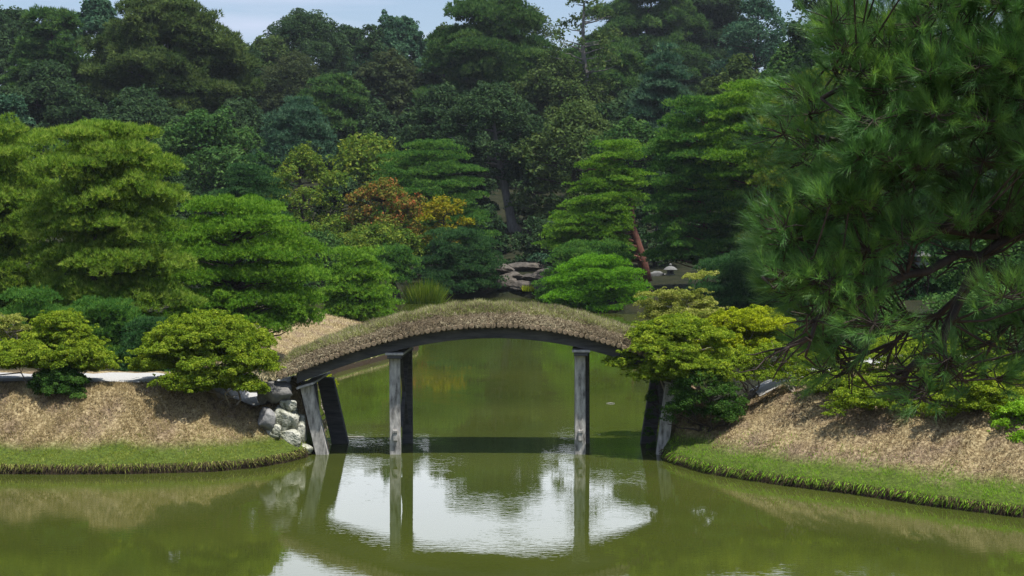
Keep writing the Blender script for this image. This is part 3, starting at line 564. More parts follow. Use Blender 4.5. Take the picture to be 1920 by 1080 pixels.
tree('pine', 1400, 190, 485, 612, 70, 'pine_deep', 'low dark spreading pine behind the yellow shrubs at the right bridge end', 'pine tree', 25, 'pine_tree', GP, 'dome', pr=.75, rz=.3, nl=4, m=10, fr=.38, dens=70, L=.16, w=.022, k=5)
tree('pine', 1545, 230, 150, 560, 66, 'maple_green', 'yellowish loose pine seen behind the left edge of the near dark pine', 'pine tree', 26, 'pine_tree', GP, 'umbrella', pr=.9, rz=.4, nl=9, m=10, fr=.38, dens=50, L=.18, w=.03, k=5)
tree('pine', 470, 150, 296, 440, 82, 'pine_deep', 'dark layered pine behind the dome shaped bright pine', 'pine tree', 27, 'pine_tree', GP, 'broadcone', pr=.75, rz=.2, nl=7, m=12, fr=.33, dens=65, L=.14, w=.026, k=5, jit=.12)
tree('pine', 1740, 330, 330, 640, 62, 'pine_deep', 'dark broad pine mass on right bank behind the near pine branches', 'pine tree', 28, 'pine_tree', GP, 'dome', pr=1.1, rz=.45, nl=7, m=10, fr=.38, dens=40, L=.2, w=.035, k=5)
tree('leaf', 1900, 300, 380, 650, 52, 'wood_green', 'leafy green tree at the right edge behind the near pine branches', 'tree', 29, 'garden_tree', 'trees on the right bank', 'round', n=40, dens=60, s=.07)
# ---------------------------------------------------------------- maples and broadleaf of the middle distance
GM = 'maples on the far shore'
tree('leaf', 568, 165, 280, 470, 100, 'maple_green', 'yellowing green maple left of the red maple, taller than it', 'maple tree', 31, 'maple_tree', GM, 'round', n=40, m=14, fr=.3, dens=40, s=.085)
tree('leaf', 722, 172, 340, 480, 99, 'maple_red', 'maple turning orange red, in the middle of the far shore', 'maple tree', 32, 'maple_tree', GM, 'round', n=44, m=14, fr=.3, dens=42, s=.085)
tree('leaf', 835, 112, 365, 465, 96, 'maple_gold', 'golden yellow maple touching the right side of the red maple', 'maple tree', 33, 'maple_tree', GM, 'round', n=30, m=14, fr=.3, dens=42, s=.085)
tree('leaf', 625, 150, 412, 485, 98, 'maple_green', 'low spreading olive maple at the left foot of red maple', 'maple tree', 34, 'maple_tree', GM, 'dome', n=30, m=14, fr=.3, dens=42, s=.08)
tree('leaf', 720, 210, 428, 500, 96, 'maple_green', 'low maple with few orange sprays beneath the red maple', 'maple tree', 35, 'maple_tree', GM, 'dome', n=34, m=14, fr=.3, dens=42, s=.08)
GB = 'broadleaf trees on the far bank'
BL = [
 ('leaf', 385, 290, 225, 430, 108, 'wood_green', 'mid green bushy tree filling the gap behind the dome shaped pine', dict(prof='round')),
 ('cypress', 560, 165, 183, 320, 120, 'wood_blue', 'pointed bluish green conifer rising above the yellowing maple', dict(prof='broadcone', dens=22, L=.3, w=.08, up=.9)),
 ('leaf', 690, 170, 258, 360, 116, 'maple_green', 'olive yellow tree top between blue green conifer and tiered cloud pine', dict(prof='dome')),
 ('leaf', 1010, 130, 410, 520, 101, 'wood_dark', 'dark bush on slope above the rocky landing', dict(prof='dome', s=.09, dens=30)),
 ('leaf', 1012, 48, 474, 512, 96, 'wood_blue', 'small round blue green shrub at the head of the rocky landing', dict(prof='dome', s=.06, dens=60, n=16)),
 ('leaf', 1080, 260, 205, 440, 116, 'wood_olive', 'olive leafy tree below the tall bare trunk', dict(prof='round')),
 ('leaf', 1180, 150, 228, 330, 108, 'wood_green', 'rounded green tree between tall bare trunk and the large layered pine', dict(prof='round')),
 ('leaf', 640, 150, 330, 480, 110, 'wood_dark', 'dark tree in shade between the two tallest maples', dict(prof='round')),
 ('leaf', 15, 110, 182, 300, 112, 'wood_blue', 'blue green tree top at left edge above the golden pine', dict(prof='dome')),
 ('leaf', 170, 180, 232, 380, 100, 'wood_green', 'green tree peeping over the tall golden pine', dict(prof='dome')),
 ('leaf', 300, 200, 300, 560, 86, 'wood_dark', 'dark leafy tree in the gap between golden pine and dome shaped pine', dict(prof='round', s=.09, dens=28)),
 ('leaf', 600, 160, 440, 560, 93, 'wood_green', 'dark green shrubbery tree behind the small round bright pine', dict(prof='dome', s=.08, dens=36)),
 ('leaf', 450, 240, 420, 600, 80, 'wood_dark', 'shaded tree directly behind the dome shaped bright pine', dict(prof='dome', s=.08, dens=30)),
 ('leaf', 1290, 240, 420, 545, 106, 'wood_dark', 'dark understorey tree behind the small stone lantern', dict(prof='dome')),
 ('leaf', 1232, 120, 325, 530, 101, 'wood_dark', 'dark tree filling the gap right of the leaning red trunk', dict(prof='round')),
 ('leaf', 1600, 260, 545, 690, 42, 'wood_green', 'leafy green bush on the far side of the right path, left one of two', dict(prof='dome', dens=110, s=.045, n=30)),
 ('leaf', 1850, 300, 540, 700, 43, 'wood_green', 'leafy green bush behind the gnarled shrub at the right edge', dict(prof='dome', dens=110, s=.045, n=30)),
 ('leaf', 1990, 330, 200, 640, 75, 'wood_dark', 'dark tree cut by the right edge behind the near pine', dict(prof='round', n=60)),
 ('leaf', 2260, 420, 150, 660, 85, 'wood_green', 'tree beyond the right edge of the picture on the right bank', dict(prof='round', n=60)),
 ('leaf', 1930, 420, 60, 480, 125, 'wood_dark', 'tall tree of the wood at the right edge, behind everything', dict(prof='round', n=70)),
 ('leaf', -130, 260, 60, 480, 130, 'wood_dark', 'tall tree of the wood just beyond the left edge', dict(prof='round', n=60)),
 ('leaf', 1460, 240, 380, 560, 96, 'wood_dark', 'dark understorey tree behind the tall light green pine', dict(prof='dome')),
]
for i, (kd, px, w, yt, yb, Y, pal, lab, kw) in enumerate(BL):
    tree(kd, px, w, yt, yb, Y, pal, lab, 'shrub' if w < 60 else 'tree', 60 + i, 'shrub' if w < 60 else 'broadleaf_tree', GB, **kw)
GW = 'trees of the wood behind the pond'
WD = [
 ('leaf', 30, 240, 28, 330, 160, 'wood_dark', 'dark tall tree at the far left of the skyline', dict(prof='round')),
 ('leaf', 185, 190, 0, 330, 158, 'wood_blue', 'dark blue green tree, second from the left on the skyline, touching the top edge', dict(prof='round')),
 ('cypress', 318, 285, 12, 300, 140, 'wood_olive', 'broad olive conifer with a pale bare trunk showing, left part of the wood', dict(prof='umbrella', bark='grey', limbs=50)),
 ('leaf', 455, 130, 95, 330, 160, 'wood_dark', 'shorter dark tree at the lowest dip of the left skyline', dict(prof='dome')),
 ('leaf', 570, 255, 30, 290, 182, 'wood_dark', 'round topped dark tree right of the skyline dip', dict(prof='dome', n=120)),
 ('leaf', 745, 215, 38, 290, 182, 'wood_blue', 'round dark blue green tree between the skyline dome and the tall dark pine', dict(prof='dome', n=110)),
 ('leaf', 548, 195, 108, 330, 160, 'wood_brown', 'brownish dark tree below the round topped skyline tree', dict(prof='round')),
 ('leaf', 735, 225, 104, 330, 160, 'wood_brown', 'brown olive tree left of the tall dark pine', dict(prof='round')),
 ('pine', 920, 225, 18, 340, 158, 'wood_green', 'tall very dark pine with drooping tiers over a leaning trunk, centre of the wood', dict(prof='umbrella', pr=1.9, rz=1.0, nl=8, dens=20, L=.35, w=.09, k=4, m=14, jit=.45, base_px=(962,), lean=[(945, 360), (935, 250), (920, 120), (915, 40)], r0=.45, bark='grey')),
 ('leaf', 1000, 160, 14, 260, 190, 'wood_olive', 'open crowned olive tree just right of the tall dark pine', dict(prof='round', dens=9)),
 ('leaf', 1095, 150, -25, 190, 150, 'wood_olive', 'thin open crown on the tallest bare grey trunk', dict(prof='round', dens=7, bark='grey', n=24, r0=.42, base_px=(1090,))),
 ('leaf', 1050, 200, 110, 330, 150, 'wood_olive', 'grey olive tree left of the bare grey trunk', dict(prof='round', dens=11)),
 ('cypress', 1215, 230, -25, 290, 195, 'wood_green', 'large dark drooping conifer right of the tall bare trunk', dict(prof='umbrella')),
 ('cypress', 1325, 200, -45, 260, 200, 'wood_dark', 'darkest conifer reaching out of the top edge', dict(prof='umbrella')),
 ('cypress', 1245, 150, 85, 300, 128, 'wood_blue', 'blue green conifer in front of the large drooping conifer', dict(prof='broadcone', L=.35, w=.1, up=.5)),
 ('leaf', 1420, 160, 0, 210, 170, 'wood_blue', 'airy grey green round tree beside the sky gap on right', dict(prof='round', dens=9)),
 ('leaf', 1385, 170, 110, 330, 130, 'wood_olive', 'yellow olive tree above the tall light green pine', dict(prof='round')),
 ('leaf', 1560, 170, -50, 200, 120, 'wood_dark', 'thin crowned tree right of the sky gap at the top edge', dict(prof='round', dens=8)),
 ('leaf', 1500, 220, 90, 360, 128, 'wood_green', 'green tree low beneath the sky gap on the right', dict(prof='round')),
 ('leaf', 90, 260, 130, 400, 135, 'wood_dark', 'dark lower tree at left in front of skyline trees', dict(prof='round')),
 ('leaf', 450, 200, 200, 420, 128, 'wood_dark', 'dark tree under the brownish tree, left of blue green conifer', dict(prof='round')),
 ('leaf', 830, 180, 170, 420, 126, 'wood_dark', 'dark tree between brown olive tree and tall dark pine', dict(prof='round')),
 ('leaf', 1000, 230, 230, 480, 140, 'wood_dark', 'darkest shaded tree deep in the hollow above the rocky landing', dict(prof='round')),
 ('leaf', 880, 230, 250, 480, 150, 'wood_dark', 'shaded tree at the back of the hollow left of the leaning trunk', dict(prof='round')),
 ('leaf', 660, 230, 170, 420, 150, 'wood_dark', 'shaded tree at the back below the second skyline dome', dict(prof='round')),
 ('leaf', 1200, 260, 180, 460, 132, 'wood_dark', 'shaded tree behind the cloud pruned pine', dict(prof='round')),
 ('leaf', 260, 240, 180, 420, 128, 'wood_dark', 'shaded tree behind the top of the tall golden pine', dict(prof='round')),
 ('leaf', 1700, 380, 30, 420, 110, 'wood_green', 'large green tree hidden behind near pine at upper right', dict(prof='round', n=50)),
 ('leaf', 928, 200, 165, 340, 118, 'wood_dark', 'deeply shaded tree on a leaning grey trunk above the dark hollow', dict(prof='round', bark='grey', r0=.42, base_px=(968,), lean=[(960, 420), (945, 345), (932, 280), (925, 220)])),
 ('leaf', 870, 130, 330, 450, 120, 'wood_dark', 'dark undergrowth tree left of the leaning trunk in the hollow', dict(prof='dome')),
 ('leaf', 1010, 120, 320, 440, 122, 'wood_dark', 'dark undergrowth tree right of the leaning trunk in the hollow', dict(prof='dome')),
 ('leaf', 700, 120, 50, 300, 176, 'wood_dark', 'narrow dark crown in front of the round dark blue green skyline tree', dict(prof='dome', n=80)),
 ('leaf', 505, 170, 78, 300, 178, 'wood_olive', 'olive crown low in the skyline dip beside the broad olive conifer', dict(prof='dome', n=80)),
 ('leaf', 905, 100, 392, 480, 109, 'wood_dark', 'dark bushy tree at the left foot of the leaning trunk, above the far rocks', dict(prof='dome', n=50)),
 ('leaf', 655, 150, 56, 300, 190, 'wood_dark', 'small dark crown in the saddle between the two round skyline trees', dict(prof='round')),
 ('leaf', 835, 150, 56, 300, 195, 'wood_olive', 'olive crown at the skyline dip left of the tall dark pine', dict(prof='round')),
 ('cypress', 100, 150, 25, 330, 150, 'wood_green', 'green conifer between the two leftmost skyline trees', dict(prof='umbrella')),
 ('cypress', 1120, 200, 90, 330, 160, 'wood_green', 'green conifer directly behind the bare grey trunk', dict(prof='umbrella')),
 ('cypress', 625, 150, 150, 380, 148, 'wood_green', 'green conifer behind the yellowing maple, between brownish trees', dict(prof='umbrella')),
]
for i, (kd, px, w, yt, yb, Y, pal, lab, kw) in enumerate(WD):
    R = w / 2 / F * Y
    rr_ = random.Random(i * 7 + 3)
    if kd == 'leaf': kw = dict(dict(n=int(rr_.uniform(55, 110)), lr=R * rr_.uniform(.17, .30), asp=rr_.uniform(.4, .7), m=13, fr=rr_.uniform(.3, .45), dens=22, s=rr_.uniform(.13, .19)), **kw)
    if kd == 'cypress': kw = dict(dict(dens=22, nl=11), **kw)
    pine = kd == 'pine'
    tree(kd, px, w, yt, yb, Y, pal, lab, 'pine tree' if pine else ('conifer' if kd == 'cypress' else 'tree'), 100 + i, 'pine_tree' if pine else ('conifer_tree' if kd == 'cypress' else 'woodland_tree'), GW, **kw)
# reeds and small yellow plant
def reed(px, w, yt, yb, Y, pal, label, n, seed, cat='reeds', name='reed_clump'):
    rng = np.random.default_rng(seed); c = U(px, yb, Y); R = w / 2 / F * Y; h = U(px, yt, Y).z - c.z
    a = rng.uniform(0, 6.28, n); r = R * .75 * np.sqrt(rng.uniform(0, 1, n)); P = np.stack([c.x + r * np.cos(a), Y + r * np.sin(a) * .7, np.full(n, c.z)], 1)
    d = unit(np.stack([np.cos(a) * r / R * .5 + rng.normal(0, .18, n), np.sin(a) * .3, np.ones(n)], 1)); L = h * rng.uniform(.55, 1.1, n) * (1.05 - .4 * r / R)
    m = link(name, npmesh(name, blades(P, d, L, .06, rng), 3, rng.uniform(0, 1, n)), LM[pal]); tag(m, label, cat)
reed(795, 78, 516, 578, 88, 'reed', 'clump of tall yellow green reeds standing in the far water', 900, 3)
reed(990, 26, 530, 546, 92, 'azalea_yellow', 'tiny bright yellow green plant on the rocks at the far waterline', 120, 4, 'plant', 'waterside_plant')
# ---------------------------------------------------------------- shrubs
GS = 'yellow green shrubs beside the bridge'
def shrub(label, pads_px, Y, pal, seed, stems, dens=700, s=.028, m=16, twigs=60, bark='twig', name='azalea_shrub', flat=.5, fr=.33, group=GS):
    """pads_px: (px, py, dY, rpx, rzpx)"""
    rng = np.random.default_rng(seed); A = []
    for (px, py, dY, r, rz) in pads_px:
        q = U(px, py, Y + dY); k = (Y + dY) / F; A.append((q.x, q.y, q.z, r * k, r * k * .9, rz * k))
    A = np.array(A); bx, by = U(stems[0], 500, Y).x, Y + (stems[1] if len(stems) > 1 else 0); gz = zg(bx, by)
    root = empty(name, (bx, by, gz)); tag(root, label, 'shrub', group)
    sp = sub(A, m, fr, rng, stray=.22); V, T = leaves(sp, dens * 2.2, s * .82, rng, zc=-.3, flat=flat, asp=.5); link('foliage', npmesh('foliage', V, 4, T), LM[pal], root)
    m_ = MB(); nodes = []
    for j in range(6):
        tgt = A[rng.integers(len(A)), :3] - np.array([0, 0, .06]); b = np.array([bx + rng.uniform(-.09, .09), by + rng.uniform(-.07, .07), gz - .12]); q = wander(b, tgt, 6, np.linalg.norm(tgt - b) * .07, rng)
        m_.tube(q, list(np.linspace(.026, .007, 7)), 6, cap=False); nodes += q[1:]
    nodes = np.array(nodes)
    for j in rng.permutation(len(sp))[:twigs]:
        tgt = np.array(sp[j, :3]); dd = ((nodes - tgt) ** 2).sum(1) + 4 * np.maximum(nodes[:, 2] - tgt[2] + .03, 0); st = nodes[np.argmin(dd + rng.uniform(0, .05, len(dd)))]
        Lg = np.linalg.norm(tgt - st); q = wander(st, tgt, 4, Lg * .10, rng); m_.tube(q, [.008, .007, .005, .004, .002], 4, cap=False)
    m_.build('stem', BARK[bark], root, smooth=True)
def dome_pads(px, w, yt, yb, n, r, rz, seed, dY=0, depth=1.0, lop=0):
    rng = np.random.default_rng(seed); out = []
    for _ in range(n):
        a = rng.uniform(0, math.pi * 2); u = math.sqrt(rng.uniform(0, 1)); t = math.sqrt(max(0, 1 - u * u)); x = px + w / 2 * u * math.cos(a) * .88
        if rng.uniform() < .5: t *= rng.uniform(.2, 1)
        y = yb - rz - (yb - yt - 2 * rz) * t; out.append((x, y, dY + depth * u * math.sin(a), r * rng.uniform(.7, 1.25), rz * rng.uniform(.7, 1.2)))
    return out
shrub('broad yellow green domed shrub on the bank just left of the bridge end', dome_pads(390, 280, 588, 722, 150, 26, 14, 1, 0, 1.2) + dome_pads(385, 220, 690, 748, 44, 24, 13, 61, -.75, .5) + [(335, 720, -.3, 28, 12), (400, 725, -.4, 30, 12), (300, 690, 0, 30, 10), (430, 722, -.4, 26, 10), (365, 735, -.45, 26, 10), (460, 712, -.3, 26, 10)], 36.15, 'azalea', 201, (430, -.15), dens=800)
shrub('ragged yellow green shrub at the left edge, spreading over the path with an upper tuft',
      dome_pads(112, 100, 584, 650, 34, 22, 12, 31, .1, .5) + dome_pads(5, 180, 640, 704, 70, 26, 13, 32, 0, .8) + dome_pads(105, 200, 622, 708, 100, 26, 13, 33, 0, .8) + dome_pads(170, 80, 648, 712, 26, 20, 11, 34, -.1, .5), 36.2, 'azalea', 202, (148, 0), dens=850)
shrub('compact darker green bush hanging down the bank below the left path', dome_pads(112, 92, 686, 762, 44, 22, 14, 3, 0, .4), 35.7, 'ivy', 203, (112, 0), dens=1100, name='dark_bush')
shrub('wide lime yellow shrub covering the right end of the bridge', dome_pads(1275, 250, 592, 715, 85, 27, 12, 4, 0, 1.0) + dome_pads(1290, 200, 660, 730, 34, 24, 12, 62, -.6, .4) + [(1165, 682, -.4, 22, 8), (1150, 686, -.4, 16, 6), (1200, 690, -.4, 26, 8), (1230, 705, -.4, 24, 8), (1270, 712, -.4, 26, 10), (1180, 705, -.4, 14, 5), (1215, 650, -.5, 30, 9), (1245, 635, -.2, 30, 9), (1290, 690, -.6, 30, 10)], 36.1, 'azalea', 204, (1300, .1), dens=750, twigs=70)
shrub('brightest yellow shrub behind the right bridge end, next to the dark pine needles', dome_pads(1400, 215, 578, 700, 85, 28, 14, 5, 0, .9) + [(1455, 605, .1, 34, 10), (1470, 640, 0, 30, 10)], 37.6, 'azalea_yellow', 205, (1400, 0), dens=750)
shrub('pale open shrub with bare grey twigs standing above the right bridge end', dome_pads(1265, 170, 540, 620, 34, 24, 11, 51, 0, .5) + [(1215, 556, 0, 26, 7), (1245, 552, .2, 24, 7), (1275, 556, 0, 26, 7), (1305, 522, 0, 26, 9), (1330, 516, .1, 20, 8), (1315, 550, 0, 20, 8), (1300, 578, 0, 26, 8), (1250, 590, 0, 30, 8), (1220, 596, 0, 26, 8), (1325, 570, .2, 20, 8)], 38.4, 'azalea_pale', 206, (1300, 0), dens=520, twigs=80)
shrub('dark glossy bush clinging to the bank right of the leaning end post', dome_pads(1315, 150, 690, 810, 44, 22, 14, 7, -.2, .4), 35.5, 'ivy', 207, (1330, 0), dens=420, name='dark_bush', bark='dark')
shrub('trailing ivy hanging down the corner of the right abutment beside the end post', [(1228, 720, .4, 14, 16), (1222, 750, .4, 13, 18), (1218, 785, .3, 12, 18), (1216, 815, .3, 11, 16), (1220, 838, .3, 9, 10), (1240, 715, .1, 16, 12)], 36.5, 'ivy', 208, (1262, .3), dens=900, name='ivy_plant', bark='dark', twigs=10)
shrub('twiggy open shrub with pale stems half way along the right path', dome_pads(1455, 140, 640, 730, 34, 22, 11, 9, 0, .5), 36.0, 'azalea', 209, (1492, -.3), dens=450, twigs=70)
shrub('thin see-through shrub with dark twisting twigs under the near pine branches', dome_pads(1700, 270, 630, 800, 110, 26, 12, 10, -.2, 1.1) + dome_pads(1670, 260, 690, 795, 30, 24, 10, 71, -1.0, .5), 34.3, 'azalea', 210, (1690, 0), dens=420, twigs=120, bark='dark')
shrub('sparse olive shrub hanging over the top of the right bank under the needle tips', dome_pads(1570, 170, 650, 770, 60, 26, 10, 73, -.3, .9), 35.0, 'azalea', 215, (1575, 0), dens=330, twigs=90, bark='dark')
shrub('gnarled dark stemmed shrub on the right bank beside the bright leafy bush', dome_pads(1830, 250, 630, 790, 110, 26, 12, 11, -.1, 1.0) + dome_pads(1830, 200, 690, 800, 30, 24, 10, 72, -1.0, .5), 33.2, 'azalea', 211, (1832, -.2), dens=450, twigs=110, bark='dark')
shrub('bright green leafy bush at the right edge of the photo low on the bank', dome_pads(1905, 110, 755, 880, 50, 22, 14, 12, 0, .6), 31.6, 'grass_bright', 212, (1910, 0), dens=650, name='leafy_bush', bark='dark')
shrub('small yellow leafed bush showing behind the leaning posts of the left abutment', dome_pads(614, 30, 700, 738, 8, 9, 6, 13, 0, .3), 39.6, 'azalea_yellow', 213, (600, 0), dens=900, twigs=10)
shrub('low pale leafed bush at left edge beneath the golden pine', dome_pads(15, 80, 588, 650, 14, 20, 9, 14, 0, .6), 41, 'azalea_pale', 214, (20, 0), dens=500, twigs=40)
# ---------------------------------------------------------------- grass on the banks
def field(name, label, n, xr, yr, cond, mat, L, w, lean, seed, toff=0, band=None):
    rng = np.random.default_rng(seed); X = rng.uniform(*xr, n); Y = rng.uniform(*yr, n); z = heights(X, Y); k = cond(X, Y, z, rng) & (rng.uniform(0, 1, n) < .55 + .6 * bumps(X, Y, 2.3, seed) + .3 * bumps(X, Y, 9, seed + 1)); X, Y, z = X[k], Y[k], z[k]; e = .04
    gx = (heights(X + e, Y) - z) / e; gy = (heights(X, Y + e) - z) / e; nr = unit(np.stack([-gx, -gy, np.ones(len(X))], 1)); m = len(X)
    d = unit(nr * .8 + np.array([0, 0, lean]) + rng.normal(size=(m, 3)) * .5); t = np.clip(.5 + toff + .32 * bumps(X, Y, 1.4, 3) + rng.normal(0, .13, m) + (0 if band is None else band(X, Y, z)), 0, 1)
    o = link(name, npmesh(name, blades(np.stack([X, Y, z - .005], 1), d, L * rng.uniform(.5, 1.2, m), w * rng.uniform(.7, 1.3, m), rng), 3, t), LM[mat]); tag(o, label, 'grass', kind='stuff')
onL = lambda X, Y: sdist(LEFT, X, Y); onR = lambda X, Y: sdist(RIGHT, X, Y)
gn = lambda X, Y, r: .10 * bumps(X, Y, 1.4, 8) + r.normal(0, .06, len(X))
field('dry_grass', 'short dry straw grass over the slope of the left bank', 130000, (-12.5, -4.3), (33.8, 36.3), lambda X, Y, z, r: (z + gn(X, Y, r) > .50) & (Y < 36.2 + .1 * np.sin(X)) & (onL(X, Y) > .1), 'straw', .07, .010, .2, 31)
field('green_grass', 'green turf strip along the left waterline', 70000, (-12.5, -4.3), (33.0, 36.0), lambda X, Y, z, r: (z + 2.2 * gn(X, Y, r) < .57) & (onL(X, Y) > .0) & (z > .12), 'grass_green', .055, .010, .5, 32)
field('dry_grass', 'rough brown dry grass and litter over the slope of the right bank', 120000, (3.3, 10.8), (28.5, 37.0), lambda X, Y, z, r: (z + gn(X, Y, r) > .45) & (onR(X, Y) > .1) & (onR(X, Y) < 4.5), 'straw_brown', .075, .011, .1, 33, -.24, lambda X, Y, z: .46 * np.exp(-((z - .72 - .12 * np.sin(X * 1.3)) / .26) ** 2) * (X > 4.6))
field('green_grass', 'bright lush green grass strip along the right waterline', 90000, (3.3, 10.8), (27.0, 36.0), lambda X, Y, z, r: (z + 2.4 * gn(X, Y, r) < .42) & (onR(X, Y) > .0) & (z > .12) & (onR(X, Y) < 3), 'grass_bright', .07, .011, .6, 34)
field('dry_grass', 'pale dry grass on the little mound behind the bridge', 60000, (-10, -3), (46, 66), lambda X, Y, z, r: (z > .15) & (onL(X, Y) > 0), 'straw', .09, .025, .2, 35, .15)
def fringe(label, poly_pts, n, mat, seed, L):
    rng = np.random.default_rng(seed); P = []; D = []
    for (x0, y0), (x1, y1) in zip(poly_pts[:-1], poly_pts[1:]):
        ln = math.hypot(x1 - x0, y1 - y0); m = int(n * ln); t = rng.uniform(0, 1, m); nx_, ny_ = (y1 - y0) / ln, -(x1 - x0) / ln
        c = .55 + .45 * np.sin(t * ln * 3.1 + x0) * np.sin(t * ln * 7.7); kp = rng.uniform(0, 1, m) < c + .25; t = t[kp]; m = len(t); off = rng.uniform(-.05, .05, m)
        P.append(np.stack([x0 + (x1 - x0) * t + nx_ * off, y0 + (y1 - y0) * t + ny_ * off, rng.uniform(.10, .21, m)], 1)); D.append(np.stack([np.full(m, nx_), np.full(m, ny_), np.full(m, -1.1)], 1) + rng.normal(size=(m, 3)) * .4)
    P = np.vstack(P); D = unit(np.vstack(D)); m = len(P)
    tag(link('hanging_grass', npmesh('hanging_grass', blades(P, D, L * rng.uniform(.4, 1.2, m), .014 * rng.uniform(.6, 1.4, m), rng), 3, rng.uniform(0, 1, m)), LM[mat]), label, 'grass', kind='stuff')
fringe('dark roots and grass hanging over the left turf edge to the water', LEFT[1:9], 300, 'roots', 41, .14)
fringe('green blades hanging over the left turf edge', LEFT[1:9], 150, 'grass_green', 42, .12)
fringe('dark roots hanging under the right turf edge', RIGHT[2:9], 300, 'roots', 43, .16)
fringe('bright green blades hanging over the right turf edge', RIGHT[2:9], 200, 'grass_bright', 44, .14)
def litter(label, n, xr, yr, cond, mat, seed, s_):
    rng = np.random.default_rng(seed); X = rng.uniform(*xr, n); Y = rng.uniform(*yr, n); z = heights(X, Y); k = cond(X, Y, z) & (bumps(X, Y, 1.6, 3) + rng.normal(0, .35, n) > 0); X, Y, z = X[k], Y[k], z[k]; m = len(X)
    nn = unit(np.array([0, -.5, 1.0]) + rng.normal(size=(m, 3)) * .45); tag(link('fallen_leaves', npmesh('fallen_leaves', quads(np.stack([X, Y, z + .035], 1), nn, s_ * rng.uniform(.5, 1.3, m), rng, .5), 4, rng.uniform(0, 1, m)), LM[mat]), label, 'leaf litter', kind='stuff')
litter('brown fallen leaves scattered over the right bank', 16000, (3.3, 10.8), (28.5, 37.0), lambda X, Y, z: (z > .5) & (onR(X, Y) > .3), 'litter', 51, .022)
litter('brown fallen leaves scattered under the shrubs of the left bank', 8000, (-12.5, -4.3), (34.3, 36.3), lambda X, Y, z: (z > .9) & (Y < 36.2), 'litter', 52, .022)
field('grass', 'grass of the near bank this side of the pond', 20000, (-8, 8), (10, 18.6), lambda X, Y, z, r: z > .1, 'grass_green', .12, .02, .6, 36)
